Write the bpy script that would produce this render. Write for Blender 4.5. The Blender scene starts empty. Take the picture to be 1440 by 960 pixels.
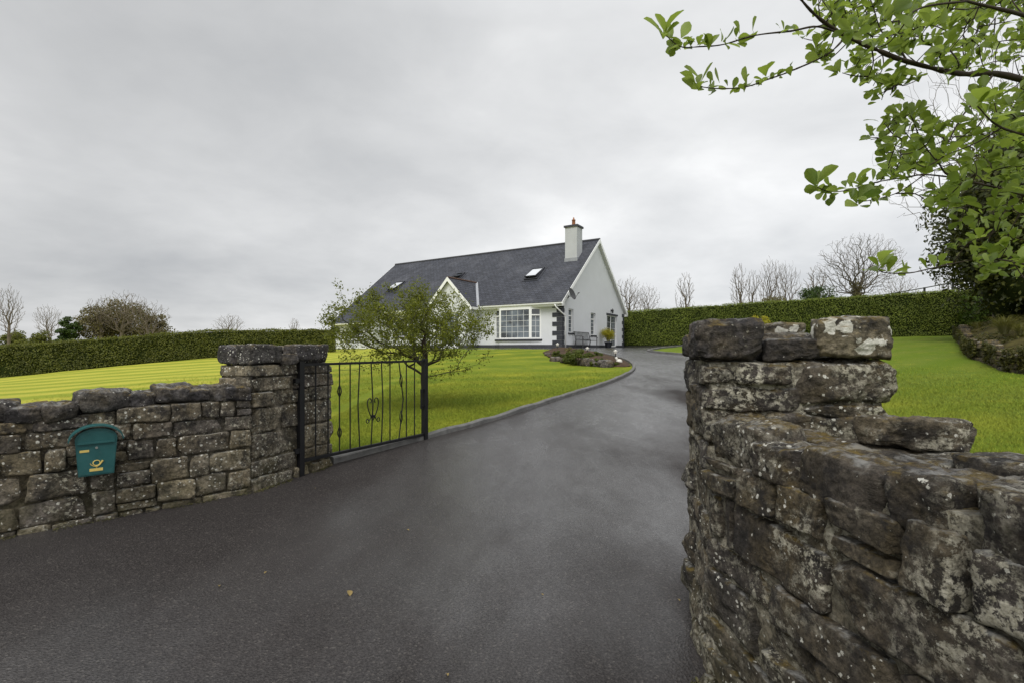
import bpy, bmesh, math, random
import numpy as np
from mathutils import Vector
from mathutils.geometry import delaunay_2d_cdt

S = bpy.context.scene
C = S.collection
RS = np.random.RandomState
F = 676.0; HV = 489.0; CU = 720.0; H = 1.4        # lens constant, horizon line and eye height of the photograph

def at(u, v, Y):
    return np.array([(u - CU) / F * Y, Y, H + (HV - v) / F * Y])

# ---------------------------------------------------------------- numpy noise
_p = RS(11).permutation(256); _p = np.concatenate([_p, _p, _p])
_g = RS(12).normal(size=(256, 3)); _g /= np.linalg.norm(_g, axis=1)[:, None]
def pn(P):
    P = np.asarray(P, float); I = np.floor(P).astype(int); f = P - I; I &= 255
    w = f * f * f * (f * (f * 6 - 15) + 10)
    out = 0
    for dx in (0, 1):
        for dy in (0, 1):
            for dz in (0, 1):
                h = _p[_p[_p[I[..., 0] + dx] + I[..., 1] + dy] + I[..., 2] + dz]
                d = f - np.array([dx, dy, dz])
                wt = (w[..., 0] if dx else 1 - w[..., 0]) * (w[..., 1] if dy else 1 - w[..., 1]) * (w[..., 2] if dz else 1 - w[..., 2])
                out = out + wt * (_g[h] * d).sum(-1)
    return out * 1.5
def fbm(P, o=4, g=.5):
    P = np.asarray(P, float); a = 1.; r = 0
    for i in range(o):
        r = r + a * pn(P + 17.3 * i); P = P * 2.03; a *= g
    return r

# ---------------------------------------------------------------- object helpers
WL = {}
def wl(o): return WL.get(o.name, np.zeros(3)) if o else np.zeros(3)
def tag(o, label=None, cat=None, group=None, kind=None):
    if label: o['label'] = label
    if cat: o['category'] = cat
    if group: o['group'] = group
    if kind: o['kind'] = kind
    return o
def thing(name, loc, label, cat, group=None):
    o = bpy.data.objects.new(name, None); C.objects.link(o)
    o.empty_display_size = .2
    o.location = loc; WL[o.name] = np.array(loc, float)
    return tag(o, label, cat, group)
def mk(name, V, Fc, mat, parent=None, smooth=False, uv=None, rnd=None, fix=False):
    V = np.asarray(V, float).reshape(-1, 3) - wl(parent)
    me = bpy.data.meshes.new(name)
    if isinstance(Fc, np.ndarray):
        n, k = Fc.shape
        me.vertices.add(len(V)); me.vertices.foreach_set('co', V.astype(np.float32).ravel())
        me.loops.add(n * k); me.loops.foreach_set('vertex_index', Fc.astype(np.int32).ravel())
        me.polygons.add(n); me.polygons.foreach_set('loop_start', np.arange(0, n * k, k, dtype=np.int32))
        me.update(calc_edges=True)
    else:
        me.from_pydata(V.tolist(), [], [tuple(int(i) for i in f) for f in Fc])
    if fix:
        bm = bmesh.new(); bm.from_mesh(me); bmesh.ops.recalc_face_normals(bm, faces=bm.faces); bm.to_mesh(me); bm.free()
    if smooth:
        me.polygons.foreach_set('use_smooth', np.ones(len(me.polygons), bool))
    if uv is not None:
        L = me.uv_layers.new(name='UVMap'); li = np.empty(len(me.loops), np.int32); me.loops.foreach_get('vertex_index', li)
        L.data.foreach_set('uv', np.asarray(uv, np.float32)[li].ravel())
    if rnd is not None:
        a = me.attributes.new('rnd', 'FLOAT', 'POINT'); a.data.foreach_set('value', np.asarray(rnd, np.float32))
    me.materials.append(mat); me.validate()
    o = bpy.data.objects.new(name, me); C.objects.link(o)
    if parent: o.parent = parent; WL[o.name] = wl(parent)
    return o
def norm(a): a = np.asarray(a, float); return a / (np.linalg.norm(a) + 1e-9)

class MB:
    def __init__(s): s.v = []; s.f = []; s.r = []; s.n = 0
    def add(s, V, Fc, r=0.):
        V = np.asarray(V, float); s.v.append(V); s.f += [tuple(int(i) + s.n for i in q) for q in Fc]
        s.r.append(np.full(len(V), r)); s.n += len(V); return s
    def box(s, c, size, ex=(1, 0, 0), ey=(0, 1, 0), ez=(0, 0, 1), r=0., taper=1.):
        ex, ey, ez = map(np.asarray, (ex, ey, ez)); h = np.asarray(size) / 2
        V = [np.asarray(c) + a * h[0] * ex * (taper if k > 0 else 1) + b * h[1] * ey * (taper if k > 0 else 1) + k * h[2] * ez
             for k in (-1, 1) for a, b in ((-1, -1), (1, -1), (1, 1), (-1, 1))]
        return s.add(V, [(3, 2, 1, 0), (4, 5, 6, 7), (0, 1, 5, 4), (1, 2, 6, 5), (2, 3, 7, 6), (3, 0, 4, 7)], r)
    def bar(s, a, b, w, d=None, up=(0, 0, 1)):
        a, b = np.asarray(a, float), np.asarray(b, float); ez = norm(b - a)
        ex = np.cross(up, ez)
        if np.linalg.norm(ex) < 1e-3: ex = np.cross((0, 1, 0), ez)
        ex = norm(ex); ey = np.cross(ez, ex)
        return s.box((a + b) / 2, (w, d or w, np.linalg.norm(b - a)), ex, ey, ez)
    def tube(s, pts, rad, k=6, cap=True, r=0.):
        pts = np.asarray(pts, float); n = len(pts); rad = np.broadcast_to(np.asarray(rad, float), (n,))
        T = np.gradient(pts, axis=0); T /= np.linalg.norm(T, axis=1)[:, None] + 1e-9
        ref = np.array([0, 0, 1.]) if abs(T[0][2]) < .9 else np.array([1., 0, 0])
        u = norm(np.cross(ref, T[0])); V = []; a = np.arange(k) * 2 * math.pi / k
        for i in range(n):
            u = norm(u - T[i] * np.dot(u, T[i])); w = np.cross(T[i], u)
            V.append(pts[i] + rad[i] * (np.cos(a)[:, None] * u + np.sin(a)[:, None] * w))
        Fc = []
        for i in range(n - 1):
            for j in range(k):
                q = (j + 1) % k; Fc.append((i * k + j, i * k + q, i * k + k + q, i * k + k + j))
        if cap: Fc.append(tuple(range(k - 1, -1, -1))); Fc.append(tuple((n - 1) * k + j for j in range(k)))
        return s.add(np.concatenate(V), Fc, r)
    def lathe(s, base, prof, k=16):
        a = np.arange(k) * 2 * math.pi / k; V = []; Fc = []
        for (r, z) in prof: V.append(np.stack([np.cos(a) * r, np.sin(a) * r, np.full(k, z)], 1) + np.asarray(base))
        for i in range(len(prof) - 1):
            for j in range(k): q = (j + 1) % k; Fc.append((i * k + j, i * k + q, i * k + k + q, i * k + k + j))
        Fc.append(tuple(range(k - 1, -1, -1))); Fc.append(tuple((len(prof) - 1) * k + j for j in range(k)))
        return s.add(np.concatenate(V), Fc)
    def build(s, name, mat, parent=None, smooth=False, rnd=False, fix=True):
        return mk(name, np.concatenate(s.v), s.f, mat, parent, smooth, rnd=np.concatenate(s.r) if rnd else None, fix=fix)

# ---------------------------------------------------------------- materials
class M:
    def __init__(s, name, world=None):
        if world: s.m = world; 
        else:
            s.m = bpy.data.materials.new(name)
        s.m.use_nodes = True; s.t = s.m.node_tree; s.t.nodes.clear(); s._p = None
    def n(s, typ, ins=None, **pr):
        d = s.t.nodes.new(typ)
        for k, v in pr.items(): setattr(d, k, v)
        for k, v in (ins or {}).items():
            i = d.inputs[k]
            if isinstance(v, bpy.types.NodeSocket): s.t.links.new(v, i)
            elif hasattr(i.default_value, '__len__') and not hasattr(v, '__len__'): i.default_value = (v,) * len(i.default_value)
            elif hasattr(v, '__len__') and len(i.default_value) == 4 and len(v) == 3: i.default_value = (*v, 1)
            else: i.default_value = v
        return d
    @property
    def pos(s):
        if not s._p: s._p = s.n('ShaderNodeNewGeometry')
        return s._p.outputs['Position']
    @property
    def geo(s): s.pos; return s._p
    def math(s, op, a, b=0., clamp=False): return s.n('ShaderNodeMath', {0: a, 1: b}, operation=op, use_clamp=clamp).outputs[0]
    def noise(s, sc, det=4, rough=.55, vec=None, dist=0.): return s.n('ShaderNodeTexNoise', {'Vector': vec or s.pos, 'Scale': sc, 'Detail': det, 'Roughness': rough, 'Distortion': dist}).outputs['Fac']
    def vor(s, sc, vec=None, feature='F1'): return s.n('ShaderNodeTexVoronoi', {'Vector': vec or s.pos, 'Scale': sc}, feature=feature).outputs
    def map(s, v, a, b, c=0., d=1.): return s.n('ShaderNodeMapRange', {0: v, 1: a, 2: b, 3: c, 4: d}, clamp=True).outputs[0]
    def mapping(s, scale=(1, 1, 1), vec=None, rot=(0, 0, 0)): return s.n('ShaderNodeMapping', {'Vector': vec or s.pos, 'Scale': scale, 'Rotation': rot}).outputs[0]
    def mix(s, f, a, b, mode='MIX'):
        d = s.n('ShaderNodeMix', data_type='RGBA', blend_type=mode)
        for k, v in ((0, f), (6, a), (7, b)):
            if isinstance(v, bpy.types.NodeSocket): s.t.links.new(v, d.inputs[k])
            else: d.inputs[k].default_value = (*v, 1) if hasattr(v, '__len__') and len(v) == 3 else v
        return d.outputs[2]
    def ramp(s, v, stops, interp='LINEAR'):
        d = s.n('ShaderNodeValToRGB', {0: v}); e = d.color_ramp; e.interpolation = interp
        while len(e.elements) < len(stops): e.elements.new(.5)
        for el, (p, c) in zip(e.elements, stops): el.position = p; el.color = (*c, 1)
        return d.outputs[0]
    def bump(s, h, st=.5, dist=.02, nrm=None):
        i = {'Height': h, 'Strength': st, 'Distance': dist}
        if nrm: i['Normal'] = nrm
        return s.n('ShaderNodeBump', i).outputs[0]
    def pbsdf(s, col, rough=.8, bump=None, spec=.3, **kw):
        i = {'Base Color': col, 'Roughness': rough, 'Specular IOR Level': spec}
        if bump: i['Normal'] = bump
        i.update(kw)
        return s.n('ShaderNodeBsdfPrincipled', i).outputs[0]
    def out(s, sh): s.n('ShaderNodeOutputMaterial', {'Surface': sh}); return s.m

def plain(name, col, rough=.5, spec=.4, var=.12, sc=6, metal=0.):
    m = M(name); n = m.noise(sc, 5, .6)
    c = m.mix(m.map(n, .3, .7), tuple(x * (1 - var) for x in col), tuple(min(1, x * (1 + var)) for x in col))
    return m.out(m.pbsdf(c, m.map(n, .3, .7, rough * .85, min(1, rough * 1.15)), m.bump(m.noise(sc * 12, 3), .12, .004), spec, Metallic=metal))

def leafmat(name, c0, c1, c2, trans=.35, up=0., sc=1.2, rough=.5):
    m = M(name); r = m.geo.outputs['Random Per Island']
    c = m.ramp(r, [(0, c0), (.5, c1), (1, c2)])
    c = m.mix(m.map(m.noise(sc, 3), .3, .7, 0, .55), c, tuple(x * .42 for x in c0))
    nr = None
    if up:
        vm = m.n('ShaderNodeVectorMath', {0: m.geo.outputs['Normal'], 1: (0, 0, up)}, operation='ADD')
        nr = m.n('ShaderNodeVectorMath', {0: vm.outputs[0]}, operation='NORMALIZE').outputs[0]
    a = m.pbsdf(c, rough, nr, .25)
    t = m.n('ShaderNodeBsdfTranslucent', {'Color': m.mix(.5, c, (c2[0] * 1.2, c2[1] * 1.25, c2[2] * .6))})
    return m.out(m.n('ShaderNodeMixShader', {0: trans, 1: a, 2: t.outputs[0]}).outputs[0])

def stone_mat(name, pal, lich=.5, spots=.5, moss=.3, dark=1., wet=0., sc=1., spsc=34., spmax=.36):
    m = M(name)
    r = m.n('ShaderNodeAttribute', attribute_name='rnd').outputs['Fac']
    base = m.ramp(r, [(i / (len(pal) - 1), c) for i, c in enumerate(pal)])
    big = m.noise(5 * sc, 6, .6, dist=.4); fine = m.noise(38 * sc, 8, .7)
    f1 = m.map(big, .34, .66, .38, 1.5); f2 = m.map(fine, .34, .66, .35, 1.65)
    g = m.math('MULTIPLY', f1, f2)
    col = m.n('ShaderNodeVectorMath', {0: base, 3: m.math('MULTIPLY', g, dark)}, operation='SCALE').outputs[0]
    # brown and olive staining
    col = m.mix(m.map(m.noise(3.1 * sc, 5, .6), .45, .7, 0, .6), col, m.n('ShaderNodeVectorMath', {0: (.11, .082, .036), 3: f2}, operation='SCALE').outputs[0])
    # crusts of pale lichen, broken by fine noise and gathered in patches
    rg = m.math('GREATER_THAN', r, .3)
    ln = m.noise(25 * sc, 10, .76, dist=.15); lm = m.math('MULTIPLY', m.map(m.noise(1.7 * sc, 7, .68), .47, .57, .0, 1), m.map(m.math('FRACT', m.math('MULTIPLY', r, 7.31)), .1, .9, .45, 1.))
    lf = m.math('MULTIPLY', m.map(ln, .605 - .1 * lich, .65 - .1 * lich), lm)
    dk = m.math('MULTIPLY', m.map(m.noise(8.5 * sc, 8, .72), .49, .60), .85)
    col = m.mix(dk, col, (.021, .0185, .017))
    col = m.mix(m.math('MULTIPLY', lf, .9), col, m.mix(m.map(fine, .35, .65), (.30, .275, .195), (.74, .70, .57)))
    v = m.vor(spsc * sc)
    sz = m.n('ShaderNodeSeparateColor', {0: v['Color']}).outputs[0]
    wob = m.math('MULTIPLY', m.math('SUBTRACT', m.noise(2.6 * spsc * sc, 6, .7), .5), .95)
    sp = m.math('LESS_THAN', m.math('ADD', v['Distance'], wob), m.math('MULTIPLY', m.map(sz, .3, 1., 0, spmax), m.map(m.noise(1.9 * sc, 3), .62 - .35 * spots, .8 - .35 * spots)))
    col = m.mix(m.math('MULTIPLY', sp, .9), col, m.mix(m.map(fine, .35, .65), (.50, .48, .40), (.78, .77, .70)))
    up = m.n('ShaderNodeSeparateXYZ', {0: m.geo.outputs['Normal']}).outputs[2]
    mo = m.math('MULTIPLY', m.map(up, .25, .75), m.map(m.noise(7 * sc, 7, .65), .56 - .12 * moss, .66 - .1 * moss))
    col = m.mix(m.math('MULTIPLY', mo, .75 * min(1, moss * 2)), col, m.mix(m.map(fine, .4, .6), (.075, .05, .012), (.19, .13, .02)))
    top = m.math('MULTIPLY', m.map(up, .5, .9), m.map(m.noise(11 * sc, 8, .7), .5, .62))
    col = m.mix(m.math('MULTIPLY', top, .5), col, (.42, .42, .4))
    z = m.n('ShaderNodeSeparateXYZ', {0: m.pos}).outputs[2]
    gb = m.math('MULTIPLY', m.map(z, .0, .55, 1, 0), m.map(m.noise(6 * sc, 6, .7), .38, .62))
    col = m.mix(m.math('MULTIPLY', gb, .45), col, (.10, .092, .035))
    h = m.math('ADD', m.math('MULTIPLY', m.noise(22 * sc, 10, .68), 1.), m.math('MULTIPLY', m.noise(90 * sc, 6, .7), .35))
    h = m.math('ADD', h, m.math('MULTIPLY', lf, .12))
    return m.out(m.pbsdf(col, m.map(fine, .3, .7, .9 - wet, .7 - wet), m.bump(h, 1., .03), .3))

PAL = [(.075, .066, .060), (.12, .100, .072), (.16, .135, .095), (.085, .073, .060), (.21, .178, .12), (.10, .088, .082), (.145, .115, .072)]
PALD = [(.050, .043, .040), (.075, .063, .050), (.10, .084, .062), (.052, .047, .046), (.125, .104, .074), (.064, .056, .054)]
m_stone = stone_mat('rubble_stone', PAL, .75, .9, .3, 1.12)
m_stone_near = stone_mat('weathered_stone', PALD, 1.2, .7, .6, .92, sc=1.35)
m_stone_lichen = stone_mat('lichened_stone', [(.13, .11, .075), (.15, .13, .09)], .3, 1.7, .5, spsc=17., spmax=.74)
m_stone_dark = stone_mat('dark_cope_stone', [(.055, .05, .052), (.085, .078, .072)], .1, .6, .5, sc=1.3)
m_mortar = stone_mat('old_mortar', [(.085, .073, .055), (.11, .095, .07)], .4, .2, .3)
m_mortar_near = stone_mat('old_mortar_near', [(.22, .20, .155), (.26, .235, .18)], 1.3, .6, .5, .85, sc=1.2)

def lawn_nodes(m):
    P = m.pos
    x = m.n('ShaderNodeSeparateXYZ', {0: P}); X, Y = x.outputs[0], x.outputs[1]
    # mown stripes, bending with the ground
    w = m.math('ADD', m.math('ADD', m.math('MULTIPLY', Y, .93), m.math('MULTIPLY', X, -.36)), m.math('MULTIPLY', m.math('SUBTRACT', m.noise(.09, 2), .5), 5.))
    w = m.math('ADD', w, m.math('MULTIPLY', m.math('SUBTRACT', m.noise(.7, 3), .5), .35))
    st = m.math('SINE', m.math('MULTIPLY', w, 3.7))
    amt = m.math('MULTIPLY', m.math('MAXIMUM', m.map(X, -4, -9, .5, 1.), m.map(X, 5, 9, .0, .7)), m.map(m.noise(.45, 4, .6), .35, .6, .35, 1.))
    st = m.math('MULTIPLY', st, amt)
    left = m.map(X, -3, -9)
    c = m.mix(m.map(m.noise(.33, 4, .6), .35, .65), (.118, .165, .015), (.205, .24, .022))
    c = m.mix(m.math('MULTIPLY', m.map(m.noise(.8, 5, .65), .42, .66), .75), c, (.37, .345, .03))
    c = m.mix(m.math('MULTIPLY', left, .8), c, (.52, .475, .075))
    c = m.mix(m.math('MULTIPLY', m.map(X, 4, 9), .75), c, (.100, .148, .018))
    c = m.mix(m.map(st, -.7, .7, .95, 0.), c, m.mix(left, (.105, .16, .010), (.24, .29, .03)))
    c = m.mix(m.math('MULTIPLY', m.map(m.noise(2.6, 6, .7), .56, .72), .5), c, (.30, .27, .03))
    return c
m = M('mown_grass'); c = lawn_nodes(m)
c = m.mix(m.map(m.noise(55, 6, .7), .35, .65, .0, .35), c, (.07, .10, .008))
h = m.math('ADD', m.noise(70, 6, .75), m.math('MULTIPLY', m.noise(9, 4), .6))
m_lawn = m.out(m.pbsdf(c, .9, m.bump(h, .7, .03), .1))
m = M('grass_blades'); c = lawn_nodes(m); r = m.geo.outputs['Random Per Island']
c = m.mix(m.map(r, 0, 1, .1, .6), c, (.36, .41, .05))
vm = m.n('ShaderNodeVectorMath', {0: m.geo.outputs['Normal'], 1: (0, 0, 2.2)}, operation='ADD')
nr = m.n('ShaderNodeVectorMath', {0: vm.outputs[0]}, operation='NORMALIZE').outputs[0]
m_blade = m.out(m.n('ShaderNodeMixShader', {0: .25, 1: m.pbsdf(c, .7, nr, .12), 2: m.n('ShaderNodeBsdfTranslucent', {'Color': c}).outputs[0]}).outputs[0])

m = M('wet_tarmac')
strk = m.mapping((1, .42, 1), rot=(0, 0, -.25))
wet = m.noise(.6, 3, .5, vec=strk, dist=.3); wet2 = m.noise(2.2, 6, .65, vec=strk)
px = m.n('ShaderNodeSeparateXYZ', {0: m.pos}).outputs
cd_ = m.math('DIVIDE', m.math('SUBTRACT', px[0], m.math('ADD', m.math('MULTIPLY', px[1], .27), -.95)), 2.1)      # worn crown of the drive holds the water film
crown = m.math('MAXIMUM', m.math('SUBTRACT', 1., m.math('MULTIPLY', cd_, cd_)), m.map(px[1], 8, 16))
wn = m.math('SUBTRACT', m.math('ADD', m.math('MULTIPLY', wet, .8), m.math('MULTIPLY', wet2, .2)), .5)
wf = m.n('ShaderNodeMath', {0: m.math('ADD', m.math('MULTIPLY', m.math('MULTIPLY', crown, m.map(px[1], 1.5, 7., .28, .95)), .8), m.math('ADD', m.math('MULTIPLY', wn, 2.6), .10)), 1: 0.}, operation='ADD', use_clamp=True).outputs[0]
gr = m.noise(85, 6, .8); gv = m.vor(95)
gsp = m.n('ShaderNodeSeparateColor', {0: gv['Color']}).outputs[0]
c = m.mix(m.map(m.noise(1.1, 6, .7), .35, .65), (.017, .0148, .0145), (.031, .0272, .026))
c = m.mix(m.math('MULTIPLY', m.map(gr, .42, .66), .9), c, (.075, .067, .063))
c = m.mix(m.math('MULTIPLY', m.math('GREATER_THAN', gsp, .95), .35), c, (.15, .135, .12))
c = m.mix(m.math('MULTIPLY', wf, .35), c, (.030, .029, .031))
h = m.math('ADD', m.math('MULTIPLY', gv['Distance'], .9), m.math('MULTIPLY', gr, .7))
m_tar = m.out(m.pbsdf(c, m.map(wf, 0, 1, .75, .42), m.bump(h, m.map(wf, 0, 1, 1., .5), .012), m.map(wf, 0, 1, .10, .4), **{'Coat Weight': m.math('MULTIPLY', m.math('MULTIPLY', m.map(wf, .06, .60), m.map(gr, .40, .58, .55, 1.)), m.map(m.noise(3.2, 8, .78, vec=strk), .38, .58, .66, 1.)), 'Coat Roughness': .15, 'Coat IOR': 1.75, 'Coat Normal': m.bump(h, .2, .008)}))

m_kerb = plain('kerb_concrete', (.125, .123, .118), .8, .25, .35, 7)
m_render = plain('painted_render', (.62, .63, .65), .85, .2, .035, 1.4)
m_chim = plain('weathered_render', (.46, .47, .48), .9, .15, .08, 1.1)
m_plinth = plain('dark_plinth', (.052, .053, .06), .7, .3, .2, 4)
m_white = plain('white_upvc', (.80, .80, .79), .4, .4, .03, 3)
m_quoin = plain('slate_grey_quoin', (.036, .038, .046), .7, .3, .3, 9)
m_leadgrey = plain('lead_flashing', (.28, .29, .31), .5, .5, .15)
m_clay = plain('terracotta', (.25, .105, .05), .75, .2, .25)
m_black = plain('black_gate_paint', (.0065, .0065, .0075), .55, .3, .3, 9)
m_iron = plain('dark_iron', (.03, .03, .032), .5, .5, .2)
m_pot = plain('glazed_planter', (.02, .023, .03), .35, .5, .2)
m_gold = plain('gold_foil', (.62, .47, .13), .4, .5, .12, 30)
m_chrome = plain('lock_metal', (.55, .55, .53), .3, .6, .1, 20, 1.)
m_lampw = plain('pale_garden_resin', (.62, .60, .54), .6, .3, .15, 20)
m = M('green_box_paint'); n1 = m.noise(14, 6, .6)
c = m.mix(m.map(n1, .35, .7), (.012, .075, .075), (.019, .100, .100))
c = m.mix(m.math('MULTIPLY', m.map(m.noise(40, 6, .7), .58, .7), .4), c, (.08, .13, .11))
m_green = m.out(m.pbsdf(c, m.map(n1, .3, .7, .38, .6), m.bump(m.noise(60, 3), .1, .003), .4))
# slates
m = M('roof_slates'); uv = m.n('ShaderNodeUVMap').outputs[0]
br = m.n('ShaderNodeTexBrick', {'Vector': uv, 'Color1': (.024, .027, .037, 1), 'Color2': (.046, .050, .066, 1), 'Mortar': (.010, .010, .012, 1), 'Scale': 1., 'Mortar Size': .016, 'Mortar Smooth': .3, 'Bias': 0., 'Brick Width': .3, 'Row Height': .21})
wl_ = m.noise(.5, 5, .65); wl2 = m.noise(1.6, 6, .7)
c = m.mix(m.math('MULTIPLY', m.map(wl_, .48, .66), .4), br.outputs['Color'], (.105, .108, .122))
c = m.mix(m.map(wl2, .4, .62, 0, .35), c, (.022, .022, .026))
sx = m.n('ShaderNodeSeparateXYZ', {0: uv}).outputs[1]
saw = m.math('FRACT', m.math('DIVIDE', sx, .21))
h = m.math('SUBTRACT', m.math('MULTIPLY', saw, -.9), m.math('MULTIPLY', br.outputs['Fac'], .7))
m_slate = m.out(m.pbsdf(c, m.map(wl2, .3, .7, .5, .75), m.bump(h, .7, .025), .35))
m = M('window_glass'); n1 = m.noise(1.1, 3)
m_glass = m.out(m.pbsdf(m.mix(m.map(n1, .4, .6), (.018, .022, .026), (.13, .155, .18)), .06, None, .9))  # pale blue patches in the base colour stand for reflected sky
m = M('skylight_glass')
m_sglass = m.out(m.pbsdf(m.mix(m.noise(2, 2), (.5, .52, .55), (.62, .64, .66)), .08, None, .9))  # near-white base colour paints in the sky mirrored by the roof panes
m_curtain = plain('cream_curtain', (.55, .5, .38), .9, .1, .2, 14)
m_bark = plain('grey_bark', (.11, .095, .075), .9, .15, .4, 9)
m_barkd = plain('dark_bark', (.042, .032, .024), .85, .2, .4, 20)
m_barkp = plain('pale_winter_twigs', (.135, .112, .088), .95, .1, .3, 4)
m_barkl = plain('lichened_bark', (.075, .072, .045), .9, .15, .5, 14)
m_soil = plain('bed_soil', (.060, .040, .026), .95, .1, .5, 5)
m_bank = plain('rough_bank', (.052, .045, .014), .95, .1, .6, 2.3)
m_rock = stone_mat('bed_rock', [(.06, .055, .052), (.12, .10, .085)], .2, .2, .2)
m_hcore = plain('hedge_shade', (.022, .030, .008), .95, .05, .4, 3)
m_hedge = leafmat('laurel_hedge_leaf', (.10, .14, .016), (.165, .21, .026), (.24, .28, .045), .3, .6, .9)
m_hedgeb = leafmat('short_hedge_leaf', (.07, .12, .012), (.11, .175, .02), (.15, .22, .03), .3, .6)  # leaf greens of the short hedge end
m_hedgel = leafmat('left_hedge_leaf', (.066, .080, .010), (.12, .135, .015), (.185, .19, .026), .3, .5, .9)
m_apple = leafmat('apple_leaf', (.062, .080, .006), (.125, .145, .010), (.22, .235, .022), .35, .5)
m_beam = leafmat('whitebeam_leaf', (.070, .120, .012), (.165, .235, .03), (.34, .42, .12), .5, .3, 3., .36)
m_ivy = leafmat('ivy_leaf', (.022, .030, .005), (.050, .060, .009), (.11, .115, .018), .15, .3, .7)
m_evg = leafmat('evergreen_leaf', (.025, .050, .008), (.045, .080, .012), (.075, .115, .02), .2, .4)
m_brownb = leafmat('budding_leaf', (.095, .082, .032), (.15, .125, .046), (.2, .18, .07), .3, .5)
m_yel = leafmat('golden_leaf', (.22, .20, .012), (.36, .32, .02), (.5, .45, .04), .35, .5)
m_shrub = leafmat('bed_shrub_leaf', (.05, .075, .008), (.085, .11, .012), (.13, .15, .02), .25, .5)
m_dry = leafmat('dry_grass_blade', (.095, .09, .016), (.14, .14, .026), (.2, .19, .045), .3, .8)
m_fallen = leafmat('fallen_leaf_tan', (.2, .14, .04), (.28, .2, .07), (.34, .27, .12), .1, 1.)

# ---------------------------------------------------------------- terrain
CP = np.array([(-4,3.5,0),(-2.5,4.7,0),(0,2,0),(1,2,0),(.9,.5,0),(0,5,0),(-2,6,.06),(-1.2,6.8,.11),(-.24,8.06,.2),(1.24,10.45,.35),(2.6,12.6,.49),
 (4,15.65,.68),(4.5,18.7,.88),(8,21,1.02),(4.4,22.7,1.13),(3,25.7,1.33),(2.85,27.5,1.38),(8.5,36.7,1.42),(-13,38,1.38),(-4,31,1.38),(5.5,32,1.4),
 (-25,23.6,-.03),(-21.2,25.2,.43),(-16.8,27,.86),(-10.9,29.4,1.15),(25,27.3,2.1),(9,38,1.6),(17,32.5,1.85),(12.8,12,.76),(14.4,15,1.1),(13.4,13,.9),(20.5,22,1.84),
 (6,6,.3),(3,3,.05),(1.8,1.2,.02),(7,2.5,.15),(-8,8,-.05),(-10,10,0),(-30,15,-.5),(-20,15,-.15),(-10,18,.45),(-5,15,.5),(-4.5,9,.15),(-4,22,1.0),(-10,24,.85),
 (-60,60,.6),(0,65,1.1),(60,60,2.),(60,0,1),(-60,0,-1.),(0,-20,-.4),(40,30,2.3),(-6.5,.5,-.05),(0,-4,-.1)], float)
def _tps(a, b):
    r2 = ((a[:, None, :] - b[None]) ** 2).sum(-1); return r2 * np.log(r2 + 1e-9) * .5
_n = len(CP); _A = np.zeros((_n + 3, _n + 3)); _A[:_n, :_n] = _tps(CP[:, :2], CP[:, :2]) + np.eye(_n) * .4
_A[:_n, _n] = 1; _A[:_n, _n + 1:] = CP[:, :2]; _A[_n, :_n] = 1; _A[_n + 1:, :_n] = CP[:, :2].T
_w = np.linalg.solve(_A, np.concatenate([CP[:, 2], [0, 0, 0]]))
def gz(x, y):
    x, y = np.broadcast_arrays(np.asarray(x, float), np.asarray(y, float)); sh = x.shape
    q = np.stack([np.clip(x.ravel(), -60, 60), np.clip(y.ravel(), -20, 65)], 1)
    out = np.empty(len(q))
    for i in range(0, len(q), 20000):
        k = q[i:i + 20000]; out[i:i + 20000] = _tps(k, CP[:, :2]) @ _w[:_n] + _w[_n] + k @ _w[_n + 1:]
    return out.reshape(sh) if sh else float(out[0])

def catmull(pts, n=8):
    p = np.asarray(pts, float); p = np.concatenate([[2 * p[0] - p[1]], p, [2 * p[-1] - p[-2]]]); o = []
    for i in range(1, len(p) - 2):
        for k in range(n):
            t = k / n
            o.append(.5 * (2 * p[i] + (p[i+1] - p[i-1]) * t + (2*p[i-1] - 5*p[i] + 4*p[i+1] - p[i+2]) * t*t + (3*p[i] - p[i-1] - 3*p[i+1] + p[i+2]) * t**3))
    o.append(p[-2]); return np.array(o)

left_edge = [(-2.09, 5.64), (-1.225, 6.79), (-.24, 8.06), (1.24, 10.45), (2.6, 12.6), (4.0, 15.65), (4.56, 18.7), (4.36, 22.0), (3.3, 24.9), (1.6, 26.1)]
LE = catmull(left_edge, 8)
isl = catmull([(12.0, 20.6), (9.4, 20.8), (7.9, 21.9), (6.9, 24.0), (7.3, 25.4), (9.2, 28.6), (12, 33)], 8)
right_near = catmull([(1.15, 2.8), (2.6, 4.5), (3.75, 6.5), (4.9, 9), (6.1, 11.7), (7.4, 14.4), (8.9, 16.6), (12.0, 18.2)], 6)
poly = np.concatenate([[(-9, -5), (-8.0, -.3), (-3.9, 3.5), (-2.6, 4.66)], LE, [(-3, 28.4), (-3.2, 29.3), (2.4, 27.9), (7.6, 36.6), (8.4, 38.4), (15.0, 38.4)], isl[::-1], right_near[::-1], [(.95, 2.2), (.9, 1.2), (1.3, -1.2), (3, -5)]])
def inpoly(x, y, P):
    r = np.zeros(x.shape, bool); j = len(P) - 1
    for i in range(len(P)):
        a, b = P[i], P[j]
        c = ((a[1] > y) != (b[1] > y)) & (x < (b[0] - a[0]) * (y - a[1]) / (b[1] - a[1] + 1e-12) + a[0]); r ^= c; j = i
    return r
def segdist(x, y, P, closed=True):
    d = np.full(x.shape, 1e9); n = len(P)
    for i in range(n if closed else n - 1):
        a = P[i]; b = P[(i + 1) % n]; e = b - a; L = (e ** 2).sum() + 1e-9
        t = np.clip(((x - a[0]) * e[0] + (y - a[1]) * e[1]) / L, 0, 1)
        d = np.minimum(d, np.hypot(x - a[0] - t * e[0], y - a[1] - t * e[1]))
    return d
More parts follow.
